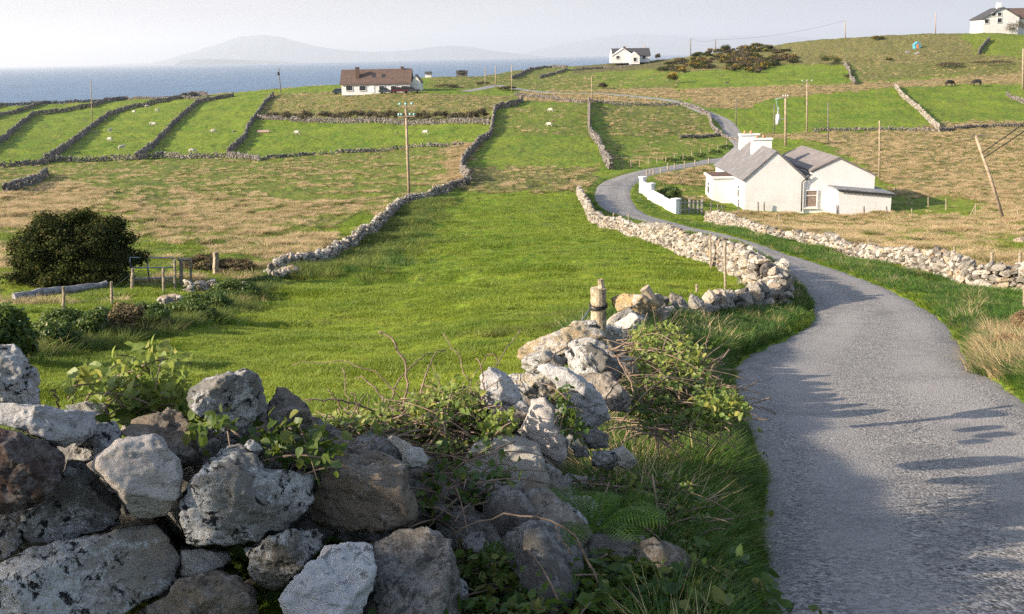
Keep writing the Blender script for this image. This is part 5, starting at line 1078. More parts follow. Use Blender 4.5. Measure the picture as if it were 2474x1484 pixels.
# ordinal words keep every post apart
ORD = ['first', 'second', 'third', 'fourth', 'fifth', 'sixth', 'seventh', 'eighth', 'ninth', 'tenth', 'eleventh', 'twelfth', 'thirteenth', 'fourteenth', 'fifteenth', 'sixteenth']
g = 'posts of the wire fence round the cottage plot'
def r3(x, y): return 1590+x/2.8, y/2.8
def r4(x, y): return 1325+x/2.154, 353+y/2.154
cot = [(357,1370,1432),(402,1380,1440),(448,1392,1440),(542,1350,1432),(675,1368,1452),(715,1368,1430),(872,1358,1432),(1076,1382,1432),(1206,1385,1455),(1390,1395,1460),(1543,1398,1455)]
for k, (x, t, b) in enumerate(cot):
    u, vt = r3(x, t); _, vb = r3(x, b); post_px(u, vb+2, vt, 3.4, f'{ORD[k]} dark fence post from the left, in front of the cottage', g, lean=(-8 if k == 2 else 0), mat=M_poled)
back = [(1605,1272,1345),(1698,1292,1382),(1825,1332,1402),(1945,1342,1432),(1713,1412,1450),(2145,1375,1455),(2430,1415,1475)]
for k, (x, t, b) in enumerate(back):
    u, vt = r3(x, t); _, vb = r3(x, b); post_px(u, vb, vt, 2.8, f'{ORD[k]} scattered grey fence post right of the cottage shed', 'fence posts right of the cottage')
post_px(r3(2105,0)[0], r3(0,1452)[1], r3(0,1390)[1], 2.0, 'slanting brace leaning on a fence post right of the cottage shed', 'fence posts right of the cottage', lean=14)
for k, (x, t, b, w, l) in enumerate([(1200,352,402,3.5,0),(1330,398,447,3.5,0),(1665,484,530,4,0),(1868,518,598,4.5,-14),(2110,525,632,6,0),(2306,553,632,8,0),(2452,553,668,8,0)]):
    u, vt = r4(x, t); _, vb = r4(x, b); post_px(u, vb, vt, w, ['small post behind the right wall nearest the cottage', 'second small post behind the right wall from the cottage', 'short dark stub of a post behind the right wall', 'thin post leaning left behind the right wall', 'upright pale post behind the right wall, left of two thick ones', 'thick short post behind the right wall', 'thick tall post behind the right wall next to the right edge'][k], 'posts along the right wall', lean=l)
post_px(2472, 770, 690, 5, 'slim pale post in the bracken at the right edge', 'posts along the right wall')
for k, (x, t, b, w, l) in enumerate([(333,348,385,3.5,3),(416,353,392,3.5,0),(842,455,632,5,0),(918,492,762,6.2,0),(1022,523,622,5,0),(1058,550,600,3.5,-4),(1073,612,700,4.5,0),(845,540,640,3,10),(770,738,790,7,0)]):
    u, vt = r4(x, t); _, vb = r4(x, b); post_px(u, vb, vt, w, ['white topped stub post poking over the pale wall at its far end', 'short grey post poking over the pale wall at its far end', 'tall slim post inside the pale wall, left of two', 'tallest slim post inside the pale wall, with a paler upper half', 'post standing among the stones before the bend', 'short leaning post among the stones before the bend', 'short post at the foot of the corner stones', 'thin slanting stick against the pale wall', 'rotten stump poking out of the low collapsed wall'][k], 'posts along the pale lane wall', lean=l)
for k, (x, t, b) in enumerate([(510,122,162),(528,122,150),(545,118,156),(583,110,150),(620,88,128),(655,88,122),(707,78,112),(762,72,100),(833,62,92)]):
    u, vt = r4(x, t); _, vb = r4(x, b); post_px(u, vb, vt, 3, f'{ORD[k]} short pale post along the upper lane, counted from the white garden wall', 'posts along the upper lane')
for k in range(14):
    u = 1482+k*21; v = np.interp(u, [1482, 1640, 1770], [411, 391, 356]); post_px(u, v, v-15-(k*5 % 6), 2.2, f'{ORD[k]} thin post from the left on the bank above the upper lane', 'fence posts on the bank above the upper lane')
for k, (u, vb) in enumerate([(1340, 235), (1375, 236), (1470, 240), (1531, 249), (1560, 250), (1605, 252)]): post_px(u, vb, vb-11, 1.6, f'{ORD[k]} tiny post from the left along the lane in the middle distance', 'tiny posts along the middle lane')
for k, (u, vb) in enumerate([(690, 293), (760, 295), (845, 298), (930, 299), (1010, 300), (1143, 300), (1150, 300), (1160, 300)]): post_px(u, vb, vb-13, 1.6, f'{ORD[k]} small post from the left along the level wall below the bungalow', 'small posts on the level wall')
LF = 'fence posts by the metal gate at the left'
for x, t, b, w, lab in [(332,578,718,8,'stout fence post nearest the left edge, in front of the log'),(580,553,668,8,'second stout fence post from the left, at the end of the log'),(690,485,608,8,'dark post at the hinge side of the metal gate'),(850,482,612,6.5,'slim post in front of the metal gate'),(910,438,588,6,'slim post at the latch side of the gate'),(992,448,562,6,'slim post right of the wooden cross rail'),(942,432,560,9,'grey post under the left end of the wooden cross rail')]:
    post_px(x/2.154, 424+b/2.154, 424+t/2.154, w, lab, LF)
_, gb_, gt_ = post_px(1122/2.154, 424+510/2.154, 424+400/2.154, 12, 'tall square strainer post at the top of the fence by the gate', LF, round_=False)
# rail, gate, log
Yg = px(1122/2.154, 424+560/2.154)[1]
b = MB(); b.tube(at(np.array([925, 995])/2.154, 424+np.array([437, 440])/2.154, Yg), [.05, .05], 6); o = b.build('wooden_rail', M_post, loc=at(925/2.154, 424+437/2.154, Yg)); tag(o, 'short wooden cross rail on top of the posts beside the gate', 'rail')
ga, gb2 = px(690/2.154, 424+575/2.154), px(915/2.154, 424+548/2.154); gt = empty('field_gate', ga, 'low dark metal field gate beside the huge gorse bush', 'gate'); up_ = np.array([0, 0, 1.0])
b = MB(); hgt = .78
for z_ in (.2, .5, hgt): b.tube(np.array([ga+up_*z_, gb2+up_*z_]), [.022, .022], 6)
b.build('rail', M_metal, gt, True, loc=ga)
for f in (0, .38, 1.0):
    b = MB(); q = ga*(1-f)+gb2*f; b.tube(np.array([q+up_*.1, q+up_*hgt]), [.024, .024], 6); b.build('upright', M_metal, gt, True, loc=ga)
la, lb = px(72/2.154, 424+640/2.154), px(560/2.154, 424+602/2.154); b = MB(); t = np.linspace(0, 1, 12)[:, None]; P = la*(1-t)+lb*t+(0, 0, .10)+np.random.RandomState(2).normal(size=(12, 3))*.012
b.tube(P, np.linspace(.11, .085, 12), 10); o = b.build('fallen_pole', plain('grey_log', (.23, .225, .23), .9, .25, 7, .6, .02), loc=P[0]); tag(o, 'long grey fallen pole lying in the grass in front of the huge gorse bush', 'log')
for (u, v, w, lab) in [(398, 730, 60, 'little pile of pale stones in the brambles below the slim gate post'), (560, 700, 60, 'grey stones showing through the brambles'), (675, 668, 70, 'loose dark stones at the start of the rough grey wall'), (470, 695, 90, 'low row of grey stones below the gate')]:
    q = hit([u-w/2, u, u+w/2], [v+6, v+4, v]); dry_wall('stone_pile', q, .18, .4, .2, lab, M_wall_pale, lib=2, seed=int(u), world=True, group='stones in the left brambles')
# the old post on the wall
ob = at(1446, 790, 7.6); ow = 40*7.6/F; zt = at(1445, 696, 7.6); op = empty('old_gatepost', (ob[0], ob[1], ob[2]-.2), 'stout old timber gatepost bound with black cord on top of the wall', 'post')
M_old = plain('old_gatepost_timber', (.40, .33, .23), .9, .25, 22, .8, .012)
b = MB(); b.tube(np.array([ob-(0, 0, .2), ob, ob*.5+zt*.5, zt]), [ow*.52, ow*.5, ow*.48, ow*.5], 16); b.build('shaft', M_old, op, False, loc=ob-(0, 0, .2))
b = MB(); tt_ = at(1447, 681, 7.6); b.tube(np.array([zt+(.02, 0, -.02), (zt+tt_)/2+(.02, 0, 0), tt_+(.01, 0, .02)]), [ow*.2, ow*.19, ow*.17], 8); b.build('worn_tip', M_old, op, False, loc=zt)
b = MB()
for q in range(3):
    c = at(1445, 735+q*5, 7.6); a_ = np.linspace(0, 2*math.pi, 26); b.tube(np.stack([c[0]+ow*.53*np.cos(a_), c[1]+ow*.53*np.sin(a_), c[2]+.010*np.sin(a_*1+q)], 1), .007, 5)
b.build('cord', M_black, op, True, loc=ob-(0, 0, .2))
b = MB(); b.tube(np.array([at(1427, 742, 7.5), at(1405, 775, 7.3), at(1395, 800, 7.1)]), .006, 5); o = b.build('wire_tail', M_metal, op, True, loc=ob-(0, 0, .2))
P = at(np.array([1556, 1568, 1582, 1592, 1602]), np.array([696, 712, 735, 755, 772]), 7.9); b = MB(); b.tube(P, [.045, .04, .038, .036, .036], 9); o = b.build('leaning_stake', M_post, loc=P[-1]); tag(o, 'crooked grey stake leaning left out of the collapsed wall', 'stake')

# poles
PT = {}
def pole(u0_, v0_, u1_, v1_, label, dark=False, arm=0, rpx=None, Yd=None, extra=None):
    base = px(u1_, v1_) if Yd is None else at(u1_, v1_, Yd); 
    if Yd is not None: base[2] = min(base[2], float(gz(base[0], base[1])))
    Y = base[1]; top = at(u0_, v0_, Y); o = empty('utility_pole', base, label, 'utility pole', 'timber utility poles')
    r_ = (rpx or 2.2)*Y/F/2; r_ = max(r_, .09); b = MB(); b.tube(np.array([base-(0, 0, .3), base*.5+top*.5, top]), [r_*1.1, r_, r_*.85], 8); b.build('shaft', M_poled if dark else M_pole, o, True, loc=base)
    if arm:
        w = arm*Y/F/2; b = MB(); b.box(top-(0, .08, .25), (2*w, .09, .10)); b.build('crossarm', M_pole, o, loc=base)
        for f in (-.95, 0, .95):
            b = MB(); c = top+(f*w, -.08, -.1); b.tube(np.array([c-(0, 0, .05), c+(0, 0, .05), c+(0, 0, .16)]), [.05, .10, .07], 8); b.build('insulator', M_cyan if extra == 'cyan' else M_tx, o, True, loc=base)
    for k_ in ('tall orange brown', 'pole with a dark transformer', 'tall pale pole', 'pole with a plain T', 'pole on the lane', 'thin pole on the skyline of the hill, left one'):
        if k_ in label: PT[k_] = top
    return o, base, top
o, b_, t_ = pole(980, 250, 988, 472, 'tall orange brown pole with two crossarms in the middle of the pasture', arm=30, rpx=6.5, extra='cyan')
b = MB(); c = t_+(.02, -.1, -1.05); b.box(c, (1.35, .09, .09)); b.build('crossarm', M_pole, o, loc=b_)
for f in (-.62, -.4, .3, .62):
    b = MB(); q = c+(f, 0, .05); b.tube(np.array([q, q+(0, 0, .1), q+(0, 0, .2)]), [.05, .10, .07], 8); b.build('insulator', M_cyan, o, True, loc=b_)
pole(219, 192, 223, 305, 'thin pale pole standing among the curved field walls at the left')
o, b_, t_ = pole(673, 165, 679, 231, 'pole with a dark transformer against the sea, left of the bungalow', dark=True)
b = MB(); b.tube(np.array([t_+(-.1, -.3, -1.9), t_+(-.1, -.3, -1.0)]), [.32, .32], 10); b.build('transformer', M_black, o, True, loc=b_)
pole(1172, 165, 1172, 208, 'first thin pole right of the bungalow'); pole(1197, 160, 1197, 210, 'second thin pole right of the bungalow'); pole(1236, 157, 1236, 224, 'third and tallest thin pole right of the bungalow')
pole(1429, 186, 1429, 252, 'pole on the lane in the middle distance'); pole(1425, 246, 1424, 325, 'dark thick pole beside the straight uphill wall', dark=True, rpx=4)
o, b_, t_ = pole(1897, 231, 1897, 356, 'tall pale pole with a grey transformer rising behind the cottage roof', rpx=5.0, arm=12, Yd=None)
b = MB(); q = t_+(-1.0, 0, -4.2*b_[1]/150); b.tube(np.array([q, q+(0, 0, 1.5)]), [.30, .30], 12); b.tube(np.array([q+(0, 0, 1.5), q+(0, 0, 2.6)]), [.12, .08], 6); b.box(q+(.6, 0, .8), (1.0, .12, .12)); b.build('transformer', M_tx, o, True, loc=b_)
b = MB(); b.tube(np.array([t_+(-.05, -.1, -.3), t_+(-1.5, -.1, -.5)]), [.03, .03], 5); b.tube(np.array([t_+(-1.45, -.1, -.5), t_+(-1.0, -.1, -2.6)]), [.025, .025], 5); b.build('bracket', M_cyan, o, True, loc=b_)
pole(1949, 194, 1949, 322, 'pole with a plain T shaped crossarm right of the cottage', arm=24, rpx=3.4)
pole(1870, 253, 1870, 322, 'short dark pole left of the tall pole behind the cottage', dark=True, rpx=2.6); pole(2000, 248, 2000, 345, 'dark pole right of the T shaped one', dark=True, rpx=3); pole(2124, 292, 2124, 430, 'slim pale pole alone in the dry grass right of the cottage', rpx=3.4)
pole(1778, 237, 1778, 304, 'dark pole beside the highest bend of the lane', dark=True, rpx=2.4)
pole(2041, 50, 2042, 86, 'thin pole on the skyline of the hill, left one'); pole(2260, 30, 2260, 68, 'thin pole on the skyline of the hill, near the top house'); _, _, w1 = pole(1668, 93, 1668, 130, 'dark skyline pole right of the small white house, left of two', dark=True); _, _, w2 = pole(1728, 96, 1728, 127, 'dark skyline pole right of the small white house, right of two', dark=True)
pole(1557, 108, 1557, 147, 'very thin pole directly behind the small white house'); pole(2471, 118, 2470, 218, 'pale pole at the right edge beside the cattle field', rpx=4)
o, lb_, lt_ = pole(2356, 328, 2428, 536, 'stout pole leaning strongly to the left in the dry grass at the right', rpx=8)
b = MB(); b.box(lt_+(.25, 0, -.02), (.9, .08, .08)); b.build('bracket', M_poled, o, loc=lb_)
nb = np.array([25.5, 39.0, float(bz(25.5, 39.0))]); np_ = empty('utility_pole', nb, 'near pole beyond the right edge that carries the double cable', 'utility pole', 'timber utility poles'); b = MB(); b.tube(np.array([nb-(0, 0, .3), nb+(0, 0, 9.8)]), [.16, .12], 10); b.build('shaft', M_pole, np_, True, loc=nb)
def wire(a, c, sag, label, r_=.012, name='cable', mat=None):
    a = np.asarray(a, float); c = np.asarray(c, float); t = np.linspace(0, 1, 24); P = a*(1-t)[:, None]+c*t[:, None]; P[:, 2] -= sag*4*t*(1-t); b = MB(); b.tube(P, r_, 5); o = b.build(name, mat or M_black, None, True, loc=a); tag(o, label, 'cable', 'overhead cables')
nt = nb+(0, 0, 9.7); f_ = lambda k: lb_*(1-k)+lt_*k
wire(f_(.80), nt+(0, 0, 0), .25, 'left strand of the thick double cable running up from the leaning pole', .035); wire(f_(.74), nt+(.35, 0, -.3), .25, 'right strand of the thick double cable running up from the leaning pole', .035)
wire(f_(.97), px(2110, 400)+(0, 0, .6), -.0, 'thin stay wire running left from the top of the leaning pole', .012)
wire(w1, w2, 1.0, 'thin wire between the two dark skyline poles', .03)
wire(PT['tall orange brown'], PT['pole with a dark transformer'], 2.0, 'thin wire from the tall pasture pole to the pole with the dark transformer', .012)
wire(PT['tall pale pole'], PT['pole with a plain T'], .6, 'thin wire between the tall cottage pole and the T shaped pole', .014)
wire(PT['pole with a plain T'], lt_, 1.2, 'thin wire from the T shaped pole to the leaning pole', .010)
wire(PT['pole on the lane'], PT['tall pale pole'], 1.4, 'thin wire from the middle lane pole to the tall cottage pole', .014)
wire(w2, PT['thin pole on the skyline of the hill, left one'], 1.5, 'thin wire along the skyline to the left hill pole', .03)
# fence wires near the left gate and cottage
def fw_(pts, label, hs=(.45, .8)):
    b = MB()
    P = [px(*p) for p in pts]
    for h_ in hs: b.tube(np.array([p+(0, 0, h_) for p in P]), .003, 4)
    o = b.build('fence_wire', M_metal, None, True, loc=P[0]); tag(o, label, 'wire', 'fence wires')
fw_([(154, 757), (269, 734), (320, 706), (395, 708), (423, 697), (461, 685), (521, 661)], 'two strands of wire along the posts beside the metal gate', (.2, .38))
fw_([r3(357, 1434), r3(542, 1434), r3(675, 1450), r3(872, 1434), r3(1076, 1434), r3(1206, 1455), r3(1543, 1458)], 'two strands of wire along the dark posts before the cottage', (.45, .9))

# ---------------------------------------------------------------- houses
def white(name, col, sc=1.0):
    t = NT(name); o = t.coord(); n1 = t.noise(o, .7*sc, 5, .6); st = t.n('ShaderNodeMapping', {'Vector': o, 'Scale': (3, 3, .35)}).outputs[0]; n2 = t.noise(st, 1.5*sc, 5, .7); n3 = t.noise(o, 40, 3, .6)
    c = t.mix(t.ramp(n1, .4, .7, 0, .5), col, tuple(q*.84 for q in col)); c = t.mix(t.ramp(n2, .52, .75, 0, .4), c, (col[0]*.72, col[1]*.70, col[2]*.64)); return t.fin(c, .85, t.bump(n3, .3, .01))
def slate(name, a, b_, bands=9.0, ax='Z'):
    t = NT(name); o = t.coord(); sx_ = t.n('ShaderNodeSeparateXYZ', {0: o}); z = sx_.outputs[ax]; y = sx_.outputs['Y']; fr = t.math('FRACT', t.math('MULTIPLY', z, bands)); br = t.n('ShaderNodeTexBrick', {'Vector': t.n('ShaderNodeCombineXYZ', {0: y, 1: z}).outputs[0], 'Scale': bands*.5, 'Color1': (*a, 1), 'Color2': (*b_, 1), 'Mortar': (*tuple(q*.55 for q in a), 1), 'Mortar Size': .02})
    n1 = t.noise(o, 1.2, 5, .65); c = t.mix(t.ramp(n1, .45, .7, 0, .45), br.outputs['Color'], tuple(q*1.35 for q in b_)); return t.fin(c, .75, t.bump(fr, .4, .02))
M_w1 = white('limewash', (.62, .615, .605)); M_w2 = white('white_render', (.62, .61, .60), .5); M_wb = white('white_trim', (.72, .71, .69))
M_slate1 = slate('grey_slate', (.115, .112, .118), (.155, .150, .153)); M_slate2 = slate('pinkish_slate', (.14, .128, .125), (.20, .178, .172)); M_brownr = slate('brown_tiles', (.085, .058, .046), (.12, .082, .066), 4.0); M_darkr = slate('dark_slate', (.045, .045, .05), (.06, .06, .065), 4.0)
M_glass = plain('window_glass', (.03, .035, .04), .12, .1, 2, .02, .001); M_curt = plain('drawn_curtain', (.22, .17, .14), .9, .1, 6, .1, .01); M_felt = plain('roof_felt', (.20, .205, .22), .9, .15, 3, .2, .01); M_gut = plain('black_gutter', (.035, .035, .037), .5, .1, 4, .05, .002); M_pot = plain('clay_pot', (.42, .20, .12), .8, .1, 6, .2, .01); M_brick = plain('dark_brick', (.11, .07, .055), .9, .2, 5, .3, .02)
def gable(o, org, X0, X1, Y0, Y1, ze, za, zb, wall, roof, ov=.18, th=.14, apex=None, loc=None):
    """walls with gables on the Y faces, ridge along Y; two roof slabs"""
    xa = (X0+X1)/2 if apex is None else apex; b = MB(); b.poly([(X0, Y0, zb), (X1, Y0, zb), (X1, Y0, ze), (xa, Y0, za), (X0, Y0, ze)], (0, Y1-Y0, 0)); b.build('wall', wall, o, loc=loc)
    for s, xe in ((-1, X0), (1, X1)):
        sl = (za-ze)/abs(xa-xe); e = np.array([xe+s*ov, 0, ze-ov*sl]); r_ = np.array([xa, 0, za]); nrm = np.array([s*sl, 0, 1.0]); nrm /= np.linalg.norm(nrm); a0 = e+nrm*.02; a1 = r_+nrm*.02; a1[0] = xa; a1[2] = za+.02*math.sqrt(1+sl*sl)
        q = [a0, a1, np.array([xa, 0, a1[2]+th*.9]), a0+nrm*th]
        b = MB(); b.poly([np.array([p[0], Y0-.08, p[2]]) for p in (q if s < 0 else q)], (0, Y1-Y0+.16, 0)); b.build('roof', roof, o, loc=loc)
def win(o, c, w, h, ax, loc, out=-1, curtain=False, mull=True, depth=.04):
    """window on a wall facing ax ('x' or 'y'); out = sign of the outward direction"""
    fr = MB(); t = .07
    def bx(b, dx, dz, sw, sh_, pr):
        if ax == 'y': b.box(c+np.array([dx, out*pr/2, dz]), (sw, pr, sh_))
        else: b.box(c+np.array([out*pr/2, dx, dz]), (pr, sw, sh_))
    for s in (-1, 1): bx(fr, s*(w/2-t/2), 0, t, h, .10); bx(fr, 0, s*(h/2-t/2), w-2*t, t, .099)
    if mull: bx(fr, 0, h*.18, w-2*t, .05, .08)
    f = fr.build('window', M_wb, o, loc=loc); f.location = Vector(loc)-o.location; g_ = MB(); bx(g_, 0, 0, w-2*t, h-2*t, .045); p = g_.build('pane', M_curt if curtain else M_glass, None, loc=loc); p.parent = f; p.location = (0, 0, 0)
    s_ = MB(); bx(s_, 0, -h/2-.06, w+.14, .07, .16); q = s_.build('sill', M_wb, None, loc=loc); q.parent = f; q.location = (0, 0, 0); return f
# --- cottage
YC = 82.0
def cx(X, Y_, Yd): u, v = r3(X, Y_); return at(u, v, Yd)
g0 = cx(578, 1425, YC); zb = g0[2]-.5; XL = g0[0]; XR = cx(985, 1425, YC)[0]; ze = cx(578, 1222, YC)[2]; za = cx(822, 1032, YC)[2]
cg = np.array([XL, YC, g0[2]]); cott = empty('cottage', cg, 'white two gabled cottage with grey slate roofs and twin white chimneys beside the lane', 'cottage'); LEN = 11.8
gable(cott, 0, XL, XR+.02, YC, YC+LEN, ze, za, zb, M_w1, M_slate1, ov=.12, loc=cg)
X2 = cx(1447, 1455, YC+.05)[0]; ze2l = cx(1020, 1190, YC)[2]; za2 = cx(1225, 1075, YC)[2]; ze2 = cx(1447, 1192, YC)[2]; xa2 = cx(1225, 1075, YC)[0]
b = MB(); b.poly([(XR+.02, YC+.06, zb-.4), (X2, YC+.06, zb-.4), (X2, YC+.06, ze2), (xa2, YC+.06, za2), (XR+.02, YC+.06, ze2l)], (0, LEN-1.2, 0)); b.build('wall', M_w1, cott, loc=cg)
for (xe, zee, s) in ((XR+.35, ze2l+.28, -1), (X2+.12, ze2-.08, 1)):
    b = MB(); b.poly([np.array([xe, YC-.02, zee+.02]), np.array([xa2, YC-.02, za2+.02]), np.array([xa2, YC-.02, za2+.16]), np.array([xe, YC-.02, zee+.16])], (0, LEN-1.0, 0)); b.build('roof', M_slate2, cott, loc=cg)
b = MB(); b.box(((XL+XR)/2+(XR-XL)/2+.12, YC+LEN/2, ze2l+.12), (.5, LEN, .12)); b.build('valley_gutter', M_gut, cott, loc=cg)
b = MB(); q = cx(1028, 1188, YC-.12); q2 = cx(985, 1222, YC-.12); q3 = cx(972, 1235, YC-.12); q4 = cx(967, 1430, YC-.12); b.tube(np.array([q, q2, q3, q4]), .055, 8); b.build('drainpipe', M_gut, cott, True, loc=cg)
for (Xp, Yp, Yd, hh) in ((744, 955, YC+5.0, 0), (650, 925, YC+9.6, 0)):
    u, v = r3(Xp, Yp); c = at(u, v, Yd); xr = (XL+XR)/2; w = 1.66; zt = c[2]+.15; b = MB(); z0 = za-1.1; b.box((xr-.02, Yd, (z0+zt)/2), (w, .62, zt-z0)); ch_ = b.build('chimney', M_wb, cott, loc=cg)
    b = MB(); b.box((xr-.02, Yd, zt+.05), (w+.16, .78, .13)); cp = b.build('chimney_cap', M_wb, None, loc=cg); cp.parent = ch_; cp.location = (0, 0, 0)
    for d in (-.4, .15): b = MB(); b.tube(np.array([(xr+d, Yd, zt+.1), (xr+d, Yd, zt+.38)]), [.13, .10], 10); pt = b.build('chimney_pot', M_pot, None, True, loc=cg); pt.parent = ch_; pt.location = (0, 0, 0)
a = cx(1000, 1290, YC); c_ = cx(1068, 1400, YC); win(cott, np.array([(a[0]+c_[0])/2, YC+.055, (a[2]+c_[2])/2]), c_[0]-a[0]+.12, a[2]-c_[2]+.1, 'y', cg, curtain=True)
# porch
pf = cx(385, 1425, YC+4.2); px0 = cx(340, 1425, YC+5.5)[0]; zt = cx(520, 1205, YC+4.2)[2]; b = MB(); b.box(((px0+XL)/2, YC+5.6, (zt+zb-.3)/2), (XL-px0, 3.0, zt-zb+.3)); b.build('porch', M_w1, cott, loc=cg)
b = MB(); b.box(((px0+XL)/2-.08, YC+5.6, zt+.1), (XL-px0+.2, 3.3, .16)); b.build('porch_roof', M_wb, cott, loc=cg); b = MB(); b.box(((px0+XL)/2-.05, YC+5.6, zt+.20), (XL-px0+.02, 3.1, .04)); b.build('porch_felt', M_brick, cott, loc=cg)
win(cott, np.array([px0, YC+5.6, zt-1.0]), 1.2, 1.1, 'x', cg)
for yy in (1.9, 9.6): win(cott, np.array([XL, YC+yy, ze-1.15]), .95, 1.1, 'x', cg)
# shed
YS = YC-2.1; s0 = cx(1210, 1460, YS); s1 = cx(1568, 1452, YS); zt0 = cx(1210, 1290, YS)[2]; zt1 = cx(1568, 1322, YS)[2]; zb_ = s0[2]-.4
b = MB(); b.poly([(s0[0], YS, zb_), (s1[0], YS, zb_), (s1[0], YS, zt1), (s0[0], YS, zt0)], (0, 4.6, 0)); sh_ = b.build('lean_to', M_w1, cott, loc=cg)
b = MB(); b.poly([(s0[0]-.25, YS-.15, zt0+.04), (s1[0]+.2, YS-.15, zt1+.03), (s1[0]+.2, YS-.15, zt1+.17), (s0[0]-.25, YS-.15, zt0+.19)], (0, 4.9, 0)); b.build('lean_to_roof', M_felt, cott, loc=cg)
b = MB(); b.poly([(s0[0]-.1, YS-.20, zt0-.06), (s1[0]+.2, YS-.20, zt1-.07), (s1[0]+.2, YS-.20, zt1+.10), (s0[0]-.1, YS-.20, zt0+.11)], (0, .045, 0)); b.build('fascia', M_gut, cott, loc=cg)
for k, (u, v, w) in enumerate([(2170, 500, 60), (2230, 505, 70), (2290, 508, 60)]): pass
# garden wall, gate pier
gw = [px(*p) for p in [(1552, 470), (1572, 484), (1600, 500), (1632, 515)]]; go_ = empty('garden_wall', gw[0], 'low white garden wall stepping down to the wooden gate of the cottage', 'wall')
for k, (p, q, h_) in enumerate(zip(gw[:-1], gw[1:], (1.05, .8, .75))):
    d = q-p; L_ = np.linalg.norm(d[:2]); an = math.atan2(d[1], d[0]); b = MB(); n2 = np.array([-d[1], d[0], 0])/L_*.11; z_ = np.array([0, 0, h_]); b.poly([p-n2-(0, 0, .2), q-n2-(0, 0, .2), q-n2+z_, p-n2+z_], 2*n2); b.build('wall_panel', M_wb, go_, loc=gw[0])
for k, (p, h_) in enumerate(((gw[0], 1.35), (gw[1], 1.25), (gw[3], 1.0))):
    b = MB(); b.box(p+(0, 0, h_/2-.1), (.42, .42, h_+.2), rotz(.6)); b.box(p+(0, 0, h_+.04), (.54, .54, .10), rotz(.6)); b.build('pier', M_wb, go_, loc=gw[0])
M_pal = plain('grey_paling', (.33, .31, .28), .9, .2, 9, .3, .01); pa, pb_ = px(*r3(150, 1446)), px(*r3(292, 1450)); gg = empty('paling_gate', pa, 'grey wooden paling gate between the white pier and the tumbled wall', 'gate')
for k in range(6): f = k/5; c = pa*(1-f)+pb_*f; b = MB(); b.box(c+(0, 0, .5), (.14 if k in (0, 2, 5) else .10, .08, 1.25 if k in (0, 2, 5) else 1.0)); b.build('paling', M_pal, gg, loc=pa)
b = MB(); b.tube(np.array([pa+(0, 0, .85), pb_+(0, 0, .85)]), .05, 4); b.tube(np.array([pa+(0, 0, .35), pb_+(0, 0, .35)]), .05, 4); b.build('rail', M_pal, gg, loc=pa)

# --- long bungalow
def r2(x, y): return 795+x/2.8, 53+y/2.8
def c2(x, y, Yd): u, v = r2(x, y); return at(u, v, Yd)
YB = px(*r2(320, 486))[1]; l, r_ = c2(85, 482, YB), c2(548, 480, YB); zg = l[2]-.6; zw = c2(75, 426, YB)[2]; zr = c2(90, 330, YB+3.6)[2]; bo = np.array([l[0], YB, zg+.6]); bun = empty('bungalow', bo, 'long white bungalow with brown tiled roof in front of the sea', 'house')
DP = 7.6; b = MB(); b.poly([(l[0], YB, zg), (l[0], YB+DP, zg), (l[0], YB+DP, zw), (l[0], YB+DP/2, zr-.1), (l[0], YB, zw)], (r_[0]-l[0], 0, 0)); b.build('wall', M_w2, bun, loc=bo)
for s in (0, 1):
    y0 = YB-.35 if s == 0 else YB+DP+.35; b = MB(); b.poly([(l[0]-.35, y0, zw-.12), (l[0]-.35, YB+DP/2, zr+.02), (l[0]-.35, YB+DP/2, zr+.2), (l[0]-.35, y0, zw+.06)], (r_[0]-l[0]+.7, 0, 0)); rf = b.build('roof', M_brownr, bun, loc=bo)
for (x0, x1, yt, yb_, Yo, hw) in ((178, 205, 310, 385, YB+1.6, 1), (485, 505, 306, 330, YB+DP/2, .8)):
    a, c = c2(x0, yt, Yo), c2(x1, yb_, Yo); b = MB(); b.box(((a[0]+c[0])/2, Yo, (a[2]+c[2])/2-.3), (c[0]-a[0], .9, a[2]-c[2]+.8)); b.box(((a[0]+c[0])/2, Yo, a[2]), (c[0]-a[0]+.2, 1.1, .15)); b.build('chimney', M_brick, bun, loc=bo)
for x in (300, 366): 
    a = c2(x, 372, YB+1.9); b = MB(); sl = math.atan2(zr-zw, DP/2+.35); b.box((a[0], YB+1.9, zw-.12+(1.9+.35)*(zr-zw+.14)/(DP/2+.35)+.2), (.85, 1.0, .12), rot3(sl, 0, 0)); b.build('skylight', M_glass, bun, loc=bo)
for x, w in ((136, 1.7), (226, 1.7), (357, 1.5), (436, 1.5), (512, 1.9)): a = c2(x, 450, YB); win(bun, np.array([a[0], YB, a[2]]), w, 1.25, 'y', bo, mull=False)
a = c2(290, 455, YB); b = MB(); b.box((a[0], YB-.03, zg+1.6), (1.2, .08, 2.1)); dr = b.build('door', M_wb, bun, loc=bo); b = MB(); b.box((a[0]+.4, YB-.09, zg+1.6), (.06, .06, .2)); hd = b.build('handle', M_metal, None, loc=bo); hd.parent = dr; hd.location = (0, 0, 0)
a = c2(628, 470, YB+3); b = MB(); w_ = a[0]-r_[0]; zx = c2(600, 360, YB+4.4)[2]; b.poly([(r_[0], YB+1.6, zg), (a[0], YB+1.6, zg), (a[0], YB+1.6, zw), (r_[0]+w_*.5, YB+1.6, zx), (r_[0], YB+1.6, zw)], (0, 5, 0)); b.build('annexe', M_w2, bun, loc=bo)
for s, xe in ((-1, r_[0]), (1, a[0]+.2)): b = MB(); b.poly([(xe, YB+1.45, zw-.05), (r_[0]+w_*.5, YB+1.45, zx+.02), (r_[0]+w_*.5, YB+1.45, zx+.18), (xe, YB+1.45, zw+.13)], (0, 5.3, 0)); b.build('annexe_roof', M_brownr, bun, loc=bo)
